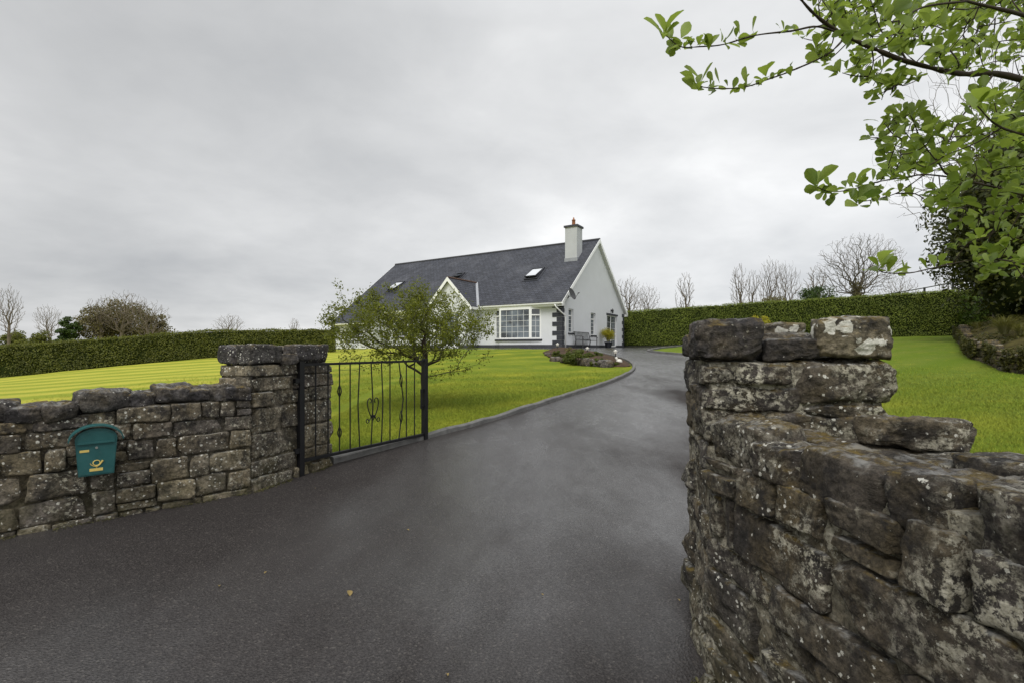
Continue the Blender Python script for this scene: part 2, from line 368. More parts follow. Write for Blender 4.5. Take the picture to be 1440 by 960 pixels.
xs = np.concatenate([-np.geomspace(62, 700, 9)[::-1], np.arange(-60, -26, 1.5), np.arange(-26, 26, .22), np.arange(26, 61, 1.5), np.geomspace(62, 700, 9)])
ys = np.concatenate([np.array([-300, -120, -50, -20, -10]), np.arange(-6, 40, .22), np.arange(40, 66, 2), np.geomspace(68, 900, 10)])
XX, YY = np.meshgrid(xs, ys)
ZZ = gz(XX, YY)
ZZ += .025 * fbm(np.stack([XX * .5, YY * .5, XX * 0], -1), 3)
near = (np.abs(XX) < 26) & (YY > -8) & (YY < 41)
ins = np.zeros_like(near); ins[near] = inpoly(XX[near], YY[near], poly)
ZD = np.where(ins, gz(XX, YY) - .07, ZZ); 
nx = len(xs); idx = np.arange(XX.size).reshape(XX.shape)
Fq = np.stack([idx[:-1, :-1], idx[:-1, 1:], idx[1:, 1:], idx[1:, :-1]], -1).reshape(-1, 4)
tag(mk('lawn_ground', np.stack([XX, YY, ZD], -1).reshape(-1, 3), Fq, m_lawn, smooth=True), kind='structure')

# driveway sheet
gx, gy = np.meshgrid(np.arange(-9, 15, .45), np.arange(-5, 38.5, .45)); gx = gx.ravel(); gy = gy.ravel()
k = inpoly(gx, gy, poly) & (segdist(gx, gy, poly) > .15)
pts = [Vector(p) for p in poly] + [Vector((a, b)) for a, b in zip(gx[k], gy[k])]
cd = delaunay_2d_cdt(pts, [], [list(range(len(poly)))], 1, 1e-4)
V2 = np.array([tuple(v) for v in cd[0]])
V3 = np.column_stack([V2, gz(V2[:, 0], V2[:, 1]) + .004])
tag(mk('driveway', V3, [tuple(f) for f in cd[2]], m_tar, smooth=True, fix=True), kind='structure')

def strip(path, w0, w1, h, off=0., zb=-.08, wob=0.):
    """closed-profile strip along a path: from w0 to w1 sideways (left of travel), height h above ground"""
    p = np.asarray(path, float); T = np.gradient(p, axis=0); T /= np.linalg.norm(T, axis=1)[:, None]
    Nn = np.stack([-T[:, 1], T[:, 0]], 1); mb = MB(); V = []; Fc = []
    for i in range(len(p)):
        a = p[i] + Nn[i] * w0; b = p[i] + Nn[i] * w1; z = gz(*p[i]); hh = h + wob * pn(np.array([p[i][0] * 2, p[i][1] * 2, 3.]))
        a2 = a + Nn[i] * .015; b2 = b - Nn[i] * .015
        V += [(*a, z + zb), (*a, z + hh - .015), (*a2, z + hh), (*b2, z + hh), (*b, z + hh - .015), (*b, z + zb)]
    for i in range(len(p) - 1):
        for j in range(5): Fc.append((i * 6 + j, i * 6 + j + 1, i * 6 + 7 + j, i * 6 + 6 + j))
    Fc += [(0, 1, 2, 3, 4, 5), tuple((len(p) - 1) * 6 + j for j in (5, 4, 3, 2, 1, 0))]
    return V, Fc
V, Fc = strip(catmull(LE[:-4:2], 5), .0, .10, .075, wob=.02)
tag(mk('kerb', V, Fc, m_kerb, fix=True), kind='structure')
V, Fc = strip(isl, -.13, .0, .09, wob=.02)
tag(mk('kerb', V, Fc, m_kerb, fix=True), kind='structure')
V, Fc = strip(right_near, -.13, .0, .09, wob=.02)
tag(mk('kerb', V, Fc, m_kerb, fix=True), kind='structure')
# ---------------------------------------------------------------- rubble stones
_tpl = {}
def cube_tpl(n):
    if n in _tpl: return _tpl[n]
    key = {}; V = []; Fc = []
    def vid(p):
        k = tuple(np.round(p, 5))
        if k not in key: key[k] = len(V); V.append(p)
        return key[k]
    g = np.linspace(-1, 1, n + 1)
    for ax in range(3):
        for sg in (-1, 1):
            ids = np.empty((n + 1, n + 1), int)
            for i, a in enumerate(g):
                for j, b in enumerate(g):
                    p = np.empty(3); p[ax] = sg; p[(ax + 1) % 3] = a; p[(ax + 2) % 3] = b; ids[i, j] = vid(p)
            for i in range(n):
                for j in range(n):
                    q = (ids[i, j], ids[i + 1, j], ids[i + 1, j + 1], ids[i, j + 1]); Fc.append(q if sg > 0 else q[::-1])
    _tpl[n] = (np.array(V), np.array(Fc)); return _tpl[n]
class Stones:
    def __init__(s, seed, rough=1.): s.V = []; s.F = []; s.R = []; s.n = 0; s.rng = RS(seed); s.rough = rough
    def add(s, c, size, ex, ey, ez, n=9, jit=.12, k=9., cuts=5, rnd=None, rough=None):
        rg = s.rng; P, Fc = cube_tpl(n); q = P / (np.abs(P) ** k).sum(1)[:, None] ** (1 / k)
        # squeeze grid samples toward the edges so the arrises stay crisp
        size = np.asarray(size, float); hs = size / 2; X = q * hs
        J = rg.uniform(-1, 1, (2, 2, 2, 3)) * hs * jit; a = (P + 1) / 2; D = 0
        for i in (0, 1):
            for j in (0, 1):
                for l in (0, 1):
                    w = (a[:, 0] if i else 1 - a[:, 0]) * (a[:, 1] if j else 1 - a[:, 1]) * (a[:, 2] if l else 1 - a[:, 2])
                    D = D + w[:, None] * J[i, j, l]
        X = X + D
        for _ in range(cuts):
            m = norm(rg.normal(size=3)); d = (np.abs(m) * hs).sum() * rg.uniform(.74, .93)
            X = X - np.maximum(0, X @ m - d)[:, None] * m
        off = rg.uniform(0, 90, 3); ms = min(size); nr = q / np.linalg.norm(q, axis=1)[:, None]
        r = s.rough if rough is None else rough
        d = fbm(X * 5 + off, 3) * .022 * r + fbm(X * 21 + off, 4, .6) * .008 * r
        st = X.copy(); st[:, 2] *= 2.2; d += np.abs(fbm(st * 9 + off, 3)) * -.008 * r
        X = X + nr * (d * min(1, ms / .12))[:, None]
        W = np.asarray(c) + X[:, :1] * np.asarray(ex) + X[:, 1:2] * np.asarray(ey) + X[:, 2:] * np.asarray(ez)
        s.V.append(W); s.F.append(Fc + s.n); s.n += len(W); s.R.append(np.full(len(W), rg.rand() if rnd is None else rnd)); return s
    def build(s, name, mat, parent):
        return mk(name, np.concatenate(s.V), np.concatenate(s.F), mat, parent, True, rnd=np.concatenate(s.R))

def courses(rg, L, top, hmin, hmax, wmin, wmax, wav=.03):
    """random coursed rubble on a strip of length L whose top is top(s): list of (s, z, w, h) cells"""
    cells = []; z = -.06; Hm = max(top(x) for x in np.linspace(0, L, 20))
    while z < Hm - .05:
        h = rg.uniform(hmin, hmax); s = -rg.uniform(0, .2)
        while s < L:
            w = rg.uniform(wmin, wmax)
            if s + w > L - wmin * .6: w = L - s
            tp = top(min(max(s + w / 2, 0), L)); dz = wav * pn(np.array([s * 1.3, z * 2, 7.7])); zz = z + dz
            s0 = max(s, 0)
            if zz + h * .4 < tp and s + w - s0 > .05:
                hh = min(h, max(tp - zz, h * .5))
                u = rg.rand()
                if u < .16 and h > .13:      # two thin stones in place of one
                    f = rg.uniform(.35, .65); cells.append((s0, zz, s + w - s0, hh * f)); cells.append((s0, zz + hh * f, s + w - s0, hh * (1 - f)))
                elif u < .30 and w > .28:    # a stone split by an upright joint
                    f = rg.uniform(.35, .65); cells.append((s0, zz, (s + w - s0) * f, hh)); cells.append((s0 + (s + w - s0) * f, zz, (s + w - s0) * (1 - f), hh))
                else: cells.append((s0, zz, s + w - s0, hh))
            s += w
        z += h
    return cells

def core(parent, p0, ex, ey, L, T, top, inset, mat, name='mortar', step=.05, z0=-.15, e0=0., rough=1.):
    """lumpy mortar body between the two faces of a wall"""
    ns = max(2, int(L / step)); nzv = max(2, int(1.2 / step)); V = []; ring = []
    nt = 4
    for i in range(ns + 1):
        s = e0 + (L - 2 * e0) * i / ns; tp = top(s) - .03
        prof = [(inset, z0 + (tp - z0) * j / nzv) for j in range(nzv + 1)] + [(inset + (T - 2 * inset) * j / nt, tp) for j in range(1, nt)] + [(T - inset, tp - (tp - z0) * j / nzv) for j in range(nzv + 1)]
        for (a, z) in prof: V.append(np.asarray(p0) + s * np.asarray(ex) + a * np.asarray(ey) + np.array([0, 0, z]))
        ring.append(len(prof))
    k = ring[0]; V = np.array(V)
    V += (fbm(V * 8, 4)[:, None] * .013 + fbm(V * 30, 3)[:, None] * .006) * rough * (-np.asarray(ey)) + np.array([0, 0, 1.]) * (fbm(V * 7 + 9, 3) * .012)[:, None]
    Fc = [(i * k + j, i * k + j + 1, (i + 1) * k + j + 1, (i + 1) * k + j) for i in range(ns) for j in range(k - 1)]
    Fc += [tuple(range(k)), tuple(ns * k + j for j in range(k - 1, -1, -1))]
    return mk(name, V, Fc, mat, parent, True, rnd=np.full(len(V), .5))

def wall_run(root, st, p0, p1, T, side, top, n, dims, prot=.022, gap=.012, back=True, jit=.085, cuts=3, kexp=20.):
    """rubble facing on both sides of a wall from p0 to p1; `side` points out of the seen face"""
    p0 = np.array(p0, float); p1 = np.array(p1, float); L = np.linalg.norm(p1 - p0); ex = (p1 - p0) / L; ez = np.array([0, 0, 1.]); ey = norm(side)
    rg = st.rng
    for face in ((0, 1) if back else (0,)):
        for (s, z, w, h) in courses(rg, L, top, *dims):
            d = T * .52; pr = rg.uniform(-.3, 1) * prot
            c = p0 + ex * (s + w / 2) + ez * (z + h / 2)
            c = c + (ey * (pr - d / 2) if face == 0 else -ey * (T + pr * .6 - d / 2))
            st.add(c, (w - gap, d, h - gap), ex, ey, ez, n if face == 0 else max(4, n // 2), jit, kexp, cuts)
    return L, ex, ey

ZV = np.array([0, 0, 1.])
# ---- the left wing wall
P0 = np.array([-2.52, 4.66, 0.]); PW = np.array([-3.76, 3.53, 0.]); dirw = norm(PW - P0); PE = P0 + dirw * 4.6
nw = np.array([-dirw[1], dirw[0], 0.]); nw = nw if nw @ (np.array([0, 0, 0]) - P0) > 0 else -nw
lw = thing('stone_wall', tuple((P0 + PE) / 2), 'low rubble stone wall with ragged top carrying the green letterbox', 'stone wall')
def top_l(s): return 1.0 - .03 * s + .02 * math.sin(s * 3.1)
st = Stones(5, .65)
Lw, exw, eyw = wall_run(lw, st, P0 + dirw * .0, PE, .42, nw, lambda s: top_l(s) - .08, 11, (.085, .21, .13, .42))
st.build('stonework', m_stone, lw)
core(lw, P0, dirw, -nw, Lw, .42, lambda s: top_l(s) - .06, .030, m_mortar)
# ragged coping: each stone of its own size (position along the wall, width, height)
cp = Stones(9)
cop = [(.02, .20, .11, -.02), (.19, .19, .12, .01), (.35, .16, .10, .0), (.48, .27, .15, .035), (.73, .23, .09, .0), (.93, .33, .17, .05), (1.25, .20, .10, -.03), (1.44, .22, .08, -.02),
       (1.62, .46, .15, .02), (2.05, .22, .09, -.03), (2.25, .34, .13, .0), (2.6, .3, .1, -.02), (2.9, .4, .15, .02), (3.3, .3, .1, 0), (3.6, .4, .14, .0), (4.0, .5, .12, 0)]
for (s, w, h, dz) in cop:
    c = P0 + dirw * (s + w / 2) + ZV * (top_l(s + w / 2) - .085 + (.065 + .45 * h) / 2 + dz * .4) - nw * (.21 + cp.rng.uniform(-.02, .02))
    cp.add(c, (w * 1.12, .43 + cp.rng.uniform(-.03, .04), .065 + .45 * h + .03), dirw, nw, ZV, 13, .16, 7., 8)
cp.build('coping', m_stone_dark, lw)

# ---- left gate pillar
PR = np.array([-2.09, 5.62, 0.]); dpl = norm(PR - P0); npl = np.array([dpl[1], -dpl[0], 0.])   # npl faces the drive
lp = thing('gate_pillar', tuple((P0 + PR) / 2 - npl * .25), 'square rubble stone gate pillar the black iron gate hangs from', 'gate pillar')
def pillar(root, A, ex, ny, L, T, Ht, seed, n, mat, matm, rows, gap=.014, jit=.08, prot=.02):
    """courses of through stones; A = near corner, ex along the seen face, ny out of it"""
    st = Stones(seed, .65); rg = st.rng; z = -.08
    for i, h in enumerate(rows):
        split = list(np.cumsum([0] + [x for x in rg.dirichlet([6] * (2 + (i + (rg.rand() < .4)) % 2))])) if L > .6 else [0, rg.uniform(.35, .65), 1]
        two = i % 2
        for a, b in zip(split[:-1], split[1:]):
            w = (b - a) * L; pr = rg.uniform(-.4, 1) * prot; hh = h + rg.uniform(-.01, .01)
            if two:
                f = rg.uniform(.42, .58)
                for q0, q1 in ((0, f), (f, 1)):
                    c = A + ex * ((a + b) / 2 * L) - ny * (T * (q0 + q1) / 2 - (pr if q0 == 0 else -pr)) + ZV * (z + h / 2)
                    st.add(c, (w - gap, T * (q1 - q0) - gap, hh - gap), ex, ny, ZV, n, jit, 20., 3)
            else:
                c = A + ex * ((a + b) / 2 * L) - ny * (T / 2 - pr * .4) + ZV * (z + h / 2)
                st.add(c, (w - gap, T + pr, hh - gap), ex, ny, ZV, n, jit, 20., 3)
        z += h
    st.build('stonework', mat, root)
    core(root, A + ex * .02, ex, -ny, L - .04, T, lambda s: z - .01, .032, matm, e0=.0)
    return z
zt = pillar(lp, P0, dpl, npl, np.linalg.norm(PR - P0), .50, 1.3, 21, 13, m_stone, m_mortar, [.21, .17, .26, .25, .16, .14, .13])
cp = Stones(23, .8)
Lp = np.linalg.norm(PR - P0)
for (s, w, h, dz, dd, q) in [(.0, .37, .20, 0, .25, 0), (.35, .20, .10, 0, .27, 0), (.53, .45, .20, .0, .25, 0), (.0, .34, .19, 0, .26, 1), (.32, .34, .16, 0, .26, 1), (.65, .36, .19, 0, .26, 1)]:
    c = P0 + dpl * (s + w / 2) + ZV * (zt + h / 2 - .005 + dz) - npl * (.12 if q == 0 else .38)
    cp.add(c, (w, dd, h), dpl, npl, ZV, 13, .10, 14., 5)
cp.build('coping', m_stone_dark, lp)
print('left pillar top', zt + .2)

# ---- right wing wall (nearest thing in the picture)
Q0 = np.array([.80, 2.02, 0.]); dq = norm([.16, -1.0, 0]); Q1 = Q0 + dq * 3.2; nq = np.array([-dq[1], dq[0], 0.]); nq = nq if nq[0] < 0 else -nq
rw = thing('stone_wall', tuple((Q0 + Q1) / 2), 'close dark lichen crusted stone wall with mossy flat top beside the tarmac', 'stone wall')
def top_r(s): return 1.085 + .05 * min(s, 1.4)
st = Stones(34, .6)
wall_run(rw, st, Q0, Q1, .40, nq, lambda s: top_r(s) - .13, 28, (.12, .25, .2, .48, .04), prot=.030, gap=.020, jit=.12, cuts=4, kexp=16.)
st.build('stonework', m_stone_near, rw)
core(rw, Q0, dq, -nq, 3.2, .40, lambda s: top_r(s) - .06, .025, m_mortar_near, step=.022, rough=1.)
cp = Stones(36, .8)
#        along, width, height, lift, inwards, depth
for (s, w, h, dz, a, d, r) in [(.02, .33, .17, .035, .11, .21, .7), (.30, .22, .13, -.02, .10, .2, .1), (.53, .30, .17, -.015, .11, .24, .2), (.82, .15, .16, -.015, .10, .21, .6), (.965, .62, .20, -.02, .12, .25, .05), (1.58, .5, .17, -.01, .12, .25, .4), (2.07, .5, .17, -.01, .12, .25, .2), (2.56, .6, .17, -.01, .12, .25, .7),
       (.10, .36, .10, -.02, .32, .19, .3), (.45, .34, .10, -.012, .325, .24, .8), (.78, .4, .10, .0, .33, .2, .5), (1.17, .5, .1, .0, .33, .2, .3), (1.7, .5, .1, -.02, .33, .2, .3), (2.2, .5, .1, -.02, .33, .2, .6), (2.7, .45, .1, -.02, .33, .2, .3)]:
    c = Q0 + dq * (s + w / 2) + ZV * (top_r(s) - h / 2 + dz) - nq * a
    cp.add(c, (w, d, h), dq, nq, ZV, 30, .12, 7., 7, rnd=r)
# the loose raised stone at the back of the wall top
cp.build('coping', m_stone_near, rw)
ls = Stones(38, 1.3)
c = np.array([1.235, 1.46, 1.135])
ls.add(c, (.245, .12, .095), norm([1, -.25, 0]), norm([.25, 1, 0]), ZV, 30, .3, 7., 14, rnd=.8)
lo = ls.build('loose_stone', m_stone_near, None)
tag(lo, 'rough brown loose stone standing on the back edge of the near wall top', 'stone')

# ---- right gate pillar
A = np.array([.825, 2.06, 0.]); exr = norm([.975, -.2, 0]); nyr = np.array([exr[1], -exr[0], 0.]); nyr = nyr if nyr[1] < 0 else -nyr
rp = thing('gate_pillar', tuple(A + exr * .35 - nyr * .3), 'near dark stone gate pillar with a white lichened stone on its corner', 'gate pillar')
st = Stones(41); Tq = .55; Wq = .70
z = -.08
for i, h in enumerate([.22, .17, .2, .17, .19, .13]):
    f = st.rng.uniform(.3, .7); st.add(A + exr * (Wq * f / 2) - nyr * .15 + ZV * (z + h / 2), (Wq * f, .32, h), exr, nyr, ZV, 16)
    st.add(A + exr * (Wq * (1 + f) / 2) - nyr * .15 + ZV * (z + h / 2), (Wq * (1 - f), .32, h), exr, nyr, ZV, 16)
    st.add(A + exr * (Wq * .5) - nyr * .42 + ZV * (z + h / 2), (Wq, .27, h), exr, nyr, ZV, 14); z += h
# seen courses (left, width, bottom, height, out)
for (s, w, zb, h, o, r) in [(-.01, .25, 1.0, .15, .0, .3), (.22, .50, 1.0, .13, .015, .5), (-.01, .40, 1.13, .105, .005, .1), (.37, .345, 1.115, .055, .0, .4),
                           (-.005, .13, 1.245, .075, .005, .15), (.115, .25, 1.245, .09, .012, .95), (.355, .365, 1.175, .175, .012, .35)]:
    st.add(A + exr * (s + w / 2) - nyr * (.14 - o) + ZV * (zb + h / 2), (w, .30, h), exr, nyr, ZV, 26, .10, 8., 6, rnd=r)
for (s, w, zb, h) in [(0, .4, 1.0, .18), (.38, .33, 1.0, .18), (0, .34, 1.18, .17), (.33, .38, 1.18, .17)]:
    st.add(A + exr * (s + w / 2) - nyr * .42 + ZV * (zb + h / 2), (w, .27, h), exr, nyr, ZV, 16)
st.build('stonework', m_stone_near, rp)
core(rp, A + exr * .02, exr, -nyr, Wq - .04, Tq, lambda s: 1.37, .012, m_mortar_near, step=.025)
cp = Stones(44)
cp.add(A + exr * .095 - nyr * .09 + ZV * 1.435, (.265, .24, .165), exr, nyr, ZV, 30, .07, 12., 5, rnd=.1)
cp.add(A + exr * .355 - nyr * .10 + ZV * 1.39, (.225, .20, .095), exr, nyr, ZV, 26, .10, 7., 6, rnd=.2)
cp.add(A + exr * .40 - nyr * .40 + ZV * 1.415, (.28, .24, .12), exr, nyr, ZV, 22, .12, 6., 8, rnd=.8)
cp.add(A + exr * .08 - nyr * .42 + ZV * 1.41, (.2, .24, .11), exr, nyr, ZV, 18, .12, 6., 6, rnd=.6)
cp.add(A + exr * .62 - nyr * .43 + ZV * 1.41, (.22, .22, .11), exr, nyr, ZV, 18, .12, 6., 6, rnd=.6)
cp.build('coping', m_stone_dark, rp)
cp = Stones(46); cp.add(A + exr * .585 - nyr * .09 + ZV * 1.445, (.275, .22, .155), exr, nyr, norm([.0, .0, 1]), 30, .13, 10., 4, rnd=.4)
cp.add(A + exr * .44 - nyr * .42 + ZV * 1.492, (.175, .17, .065), exr, nyr, ZV, 18, .1, 4., 3, rnd=.9)
o = cp.build('coping', m_stone_lichen, rp); o['label'] = 'olive corner stone blotched with white lichen'

# ---------------------------------------------------------------- letterbox
BC = P0 + norm(PW - P0) * 0; tb = .0
cb = np.array([-3.366, 3.89, 0.]); exb = -dirw; face = nw
lb = thing('letterbox', tuple(cb + ZV * .395), 'dark green metal letterbox with golden post horn mounted on the left stone wall', 'letterbox')
o0 = cb + nw * .025 + ZV * .398
def BX(x, y, z): return o0 + exb * x + nw * y + ZV * z      # x right as seen, y out of the wall, z up
def extr(prof, y0, y1):
    n = len(prof); V = [BX(x, y0, z) for x, z in prof] + [BX(x, y1, z) for x, z in prof]
    return V, [tuple(range(n)), tuple(range(2 * n - 1, n - 1, -1))] + [(i, i + n, (i + 1) % n + n, (i + 1) % n) for i in range(n)]
arc = [(.128 * math.cos(a), .285 + .085 * math.sin(a)) for a in np.linspace(.0, math.pi, 15)]
mb = MB(); mb.add(*extr([(-.108, 0), (.108, 0), (.1275, .28)] + arc + [(-.1275, .28)], 0, .095)); mb.build('body', m_green, lb)
mb = MB(); mb.add(*extr([(-.104, .012), (.104, .012), (.118, .232), (-.118, .232)], .0955, .1)); mb.build('door', m_green, lb)
mb = MB(); fl = [(-.112, .262)] + [(.112 * -math.cos(a), .285 + .068 * math.sin(a)) for a in np.linspace(0.1, math.pi - .1, 13)] + [(.112, .262)]
mb.add(*extr(fl, .096, .104)); mb.box(BX(0, .106, .258), (.226, .016, .012), exb, nw, ZV); mb.build('flap', m_green, lb)
lid = [(.168 * -math.cos(a), .272 + .125 * math.sin(a)) for a in np.linspace(.06, math.pi - .06, 25)]; lid2 = [(x * .965, z - .009) for x, z in lid[::-1]]
n = len(lid); V = []; Fc = []
pr = lid + lid2; mb = MB(); V, Fc = [], []
for y in (-.0, .128): V += [BX(x, y, z) for x, z in pr]
k = len(pr)
for i in range(k): Fc.append((i, (i + 1) % k, (i + 1) % k + k, i + k))
for i in range(n - 1):
    Fc.append((i, k - 1 - i, k - 2 - i, i + 1)); Fc.append((k + i, k + i + 1, k + k - 2 - i, k + k - 1 - i))
mb.add(V, Fc); mb.build('lid', m_green, lb)
mb = MB(); mb.tube([BX(0, .099, .218), BX(0, .108, .218)], .009, 12); mb.build('lock', m_chrome, lb)
mb = MB(); mb.box(BX(-.072, .1015, .198), (.056, .003, .018), exb, nw, ZV); mb.build('name_plate', m_gold, lb)
mb = MB(); mb.box(BX(-.002, .1015, .045), (.080, .003, .022), exb, nw, ZV); mb.build('name_plate', m_gold, lb)
mb = MB(); hc = (.0, .098); th = np.linspace(0, 2 * math.pi, 25)
mb.tube([BX(hc[0] + .021 * math.cos(a), .102, hc[1] + .02 * math.sin(a)) for a in th], .0035, 6)
mb.tube([BX(-.038, .102, .098), BX(-.032, .102, .086), BX(-.018, .102, .075), BX(0, .102, .071), BX(.016, .102, .078), BX(.028, .102, .095), BX(.038, .102, .113)], [.003, .0028, .003, .0035, .004, .005, .0085], 6)
mb.tube([BX(-.006, .102, .071), BX(0, .102, .058), BX(.008, .102, .071)], .002, 5)
mb.build('horn_emblem', m_gold, lb)

# ---------------------------------------------------------------- gate
G0 = np.array([-2.275, 5.18, 0.]); G1 = np.array([-1.235, 6.80, 0.]); gd = norm(G1 - G0); gn = np.array([gd[1], -gd[0], 0.]); GL = np.linalg.norm(G1 - G0)
def gp(u):
    k = (u - CU) / F; return (k * G0[1] - G0[0]) / ((G1 - G0)[0] - k * (G1 - G0)[1]) * GL
gate = thing('gate', (G0[0], G0[1], 0), 'open black wrought iron gate leaf with bent bars and a heart scroll', 'gate')
ZT, ZB = 1.235, .185
def GP(s, z, o=0.): return G0 + gd * s + gn * o + ZV * z
mb = MB(); mb.bar(GP(0, -.02), GP(0, ZT + .02), .055, .055, gd); mb.build('hinge_post', m_black, gate)
mb = MB(); mb.bar(GP(GL, .06), GP(GL, ZT + .015), .075, .06, gd); mb.build('latch_post', m_black, gate)
mb = MB(); mb.bar(GP(.028, ZT - .015), GP(GL - .03, ZT - .015), .04, .028); mb.build('top_rail', m_black, gate)
mb = MB(); mb.bar(GP(.028, ZB), GP(GL - .03, ZB), .04, .032); mb.build('bottom_rail', m_black, gate)
mb = MB(); mb.tube([GP(GL - .1 + .03 * math.cos(a), ZT + .035 + .03 * math.sin(a)) for a in np.linspace(-1.2, 4.2, 16)], .006, 5); mb.build('scroll', m_black, gate)
mb = MB(); mb.tube([GP(GL - .07, .55), GP(GL - .07, .82)], .012, 6); mb.box(GP(GL - .05, .8), (.05, .03, .05), gd, gn, ZV); mb.box(GP(GL - .05, .58), (.05, .03, .04), gd, gn, ZV); mb.build('latch', m_black, gate)
for z in (.3, 1.05):
    mb = MB(); mb.box(GP(-.045, z), (.06, .045, .05), gd, gn, ZV); mb.build('hinge', m_black, gate)
zu = [(444, 0, 444), (461.5, 0, 461.5), (477.5, 1, 477.5), (492.5, 0, 492.5), (506, 0, 503.5), (522, 2, 524.5), (536.5, 0, 538.5), (548.5, 0, 548.5), (561, 3, 567), (571.5, 0, 571.5), (583, 0, 583)]
def loz(mb, s, z, hh=.075, ww=.028):
    for sg in (-1, 1):
        for (dx, dy) in ((1, 0), (0, 1)):
            mb.tube([GP(s, z - hh), GP(s + sg * dx * ww * .8, z - hh * .35, sg * dy * ww * .8), GP(s + sg * dx * ww, z, sg * dy * ww), GP(s + sg * dx * ww * .8, z + hh * .35, sg * dy * ww * .8), GP(s, z + hh)], .005, 5)
for (u, kind, um) in zu:
    s = gp(u); sm = gp(um); mb = MB(); zm = .72
    pts = [GP(s, ZB), GP(s + (sm - s) * .95, zm - .03), GP(sm, zm), GP(s + (sm - s) * .95, zm + .03), GP(s, ZT - .02)] if sm != s else [GP(s, ZB), GP(s, ZT - .02)]
    mb.tube(pts, .0085, 5, False); b = mb.build('bar', m_black, gate)
    if kind == 1:
        for z in (.90, .42): mb = MB(); loz(mb, s, z); mb.build('basket_knot', m_black, b)
    if kind == 3:
        for z in (.97, .48): mb = MB(); loz(mb, s + (sm - s) * .5, z, .085); mb.build('basket_knot', m_black, b)
    if kind == 2:
        mb = MB()
        for sg in (-1, 1):
            pts = [(0.0, .50), (.03, .55), (.065, .63), (.082, .70), (.078, .75), (.055, .775), (.030, .765), (.022, .735), (.035, .72)]
            mb.tube([GP(sm + sg * x * 1.05, z) for x, z in catmull(pts, 4)], .007, 5)
            pts = [(.0, .56), (.03, .545), (.055, .50), (.085, .475), (.105, .49), (.10, .52), (.078, .52), (.072, .50)]
            mb.tube([GP(sm + sg * x * 1.0, z) for x, z in catmull(pts, 4)], .006, 5)
        mb.box(GP(sm, .55), (.05, .03, .03), gd, gn, ZV); mb.build('heart_scroll', m_black, b)
# ---------------------------------------------------------------- house (t along the front to the left, s into the depth, z above its floor)
Z0 = 1.42
HO = np.array([2.85, 27.5, Z0])
ht = np.array([-.852, .524, 0.]); hs_ = np.array([.524, .852, 0.])
def HP(t, s, z): return HO + ht * t + hs_ * s + ZV * z
def fpt(u, s):      # t on the front plane s=const seen at column u
    k = (u - CU) / F; b = HP(0, s, 0); return (k * b[1] - b[0]) / (ht[0] - k * ht[1])
def gps(u, t):      # s on the gable plane t=const seen at column u
    k = (u - CU) / F; b = HP(t, 0, 0); return (k * b[1] - b[0]) / (hs_[0] - k * hs_[1])
SL = .80; EV = 2.85; D = 10.86; LT = 18.4; RID = D / 2
def roofz(s): return EV + SL * (s if s <= RID else D - s)
house = thing('house', tuple(HO), 'long pale grey bungalow with dark slate roof and white trim at the drive end', 'house')
def hbox(mb, t0, t1, s0, s1, z0, z1): return mb.box(HP((t0 + t1) / 2, (s0 + s1) / 2, (z0 + z1) / 2), (abs(t1 - t0), abs(s1 - s0), abs(z1 - z0)), ht, hs_, ZV)
def panel(fn, a0, a1, b0, b1, holes, depth):
    """flat wall a0..a1 x b0..b1 with rectangular holes and their reveals; fn(a, b, d) -> point, d inwards"""
    A = sorted({a0, a1, *[h[0] for h in holes], *[h[1] for h in holes]}); B = sorted({b0, b1, *[h[2] for h in holes], *[h[3] for h in holes]})
    V = []; Fc = []
    def q(*p): V.extend(p); n = len(V); Fc.append((n - 4, n - 3, n - 2, n - 1))
    for i in range(len(A) - 1):
        for j in range(len(B) - 1):
            ca, cb_ = (A[i] + A[i + 1]) / 2, (B[j] + B[j + 1]) / 2
            if any(h[0] < ca < h[1] and h[2] < cb_ < h[3] for h in holes): continue
            q(fn(A[i], B[j], 0), fn(A[i + 1], B[j], 0), fn(A[i + 1], B[j + 1], 0), fn(A[i], B[j + 1], 0))
    for (x0, x1, y0, y1) in holes:
        q(fn(x0, y0, 0), fn(x1, y0, 0), fn(x1, y0, depth), fn(x0, y0, depth)); q(fn(x0, y1, 0), fn(x1, y1, 0), fn(x1, y1, depth), fn(x0, y1, depth))
        q(fn(x0, y0, 0), fn(x0, y1, 0), fn(x0, y1, depth), fn(x0, y0, depth)); q(fn(x1, y0, 0), fn(x1, y1, 0), fn(x1, y1, depth), fn(x1, y0, depth))
    return V, Fc
def front(a, b, d): return HP(a, d, b)
def gable(a, b, d): return HP(d, a, b)
BAY = (fpt(761, 0), fpt(697, 0), .50, 2.32)
W1 = (gps(799.6, 0), gps(806.5, 0), .86, 2.28); W2 = (gps(831, 0), gps(837.6, 0), .80, 2.25); PD = (gps(853.5, 0), gps(867.5, 0), .06, 2.28)
LW = [(12.0, 13.3, .75, 2.1), (9.9, 10.9, .75, 2.1)]
mb = MB()
mb.add(*panel(front, 0, 14.3, -.3, EV - .12, [BAY] + LW, .14))
mb.add(*panel(gable, 0, D, -.3, EV, [W1, W2, PD], .16))
mb.add([HP(0, 0, EV), HP(0, D, EV), HP(0, RID, roofz(RID) - .02)], [(0, 1, 2)])
mb.add([HP(0, D, -.3), HP(LT, D, -.3), HP(LT, D, EV), HP(0, D, EV)], [(0, 1, 2, 3)])
mb.add([HP(LT, -1.05, -.3), HP(LT, D, -.3), HP(LT, D, EV), HP(LT, RID, roofz(RID) - .02), HP(LT, -1.05, roofz(-1.05))], [(0, 1, 2, 3, 4)])
mb.add(*panel(lambda a, b, d: HP(a, -1.05 + d, b), 14.3, LT, -.3, roofz(-1.05), [(15.4, 16.6, .8, 1.75)], .14))
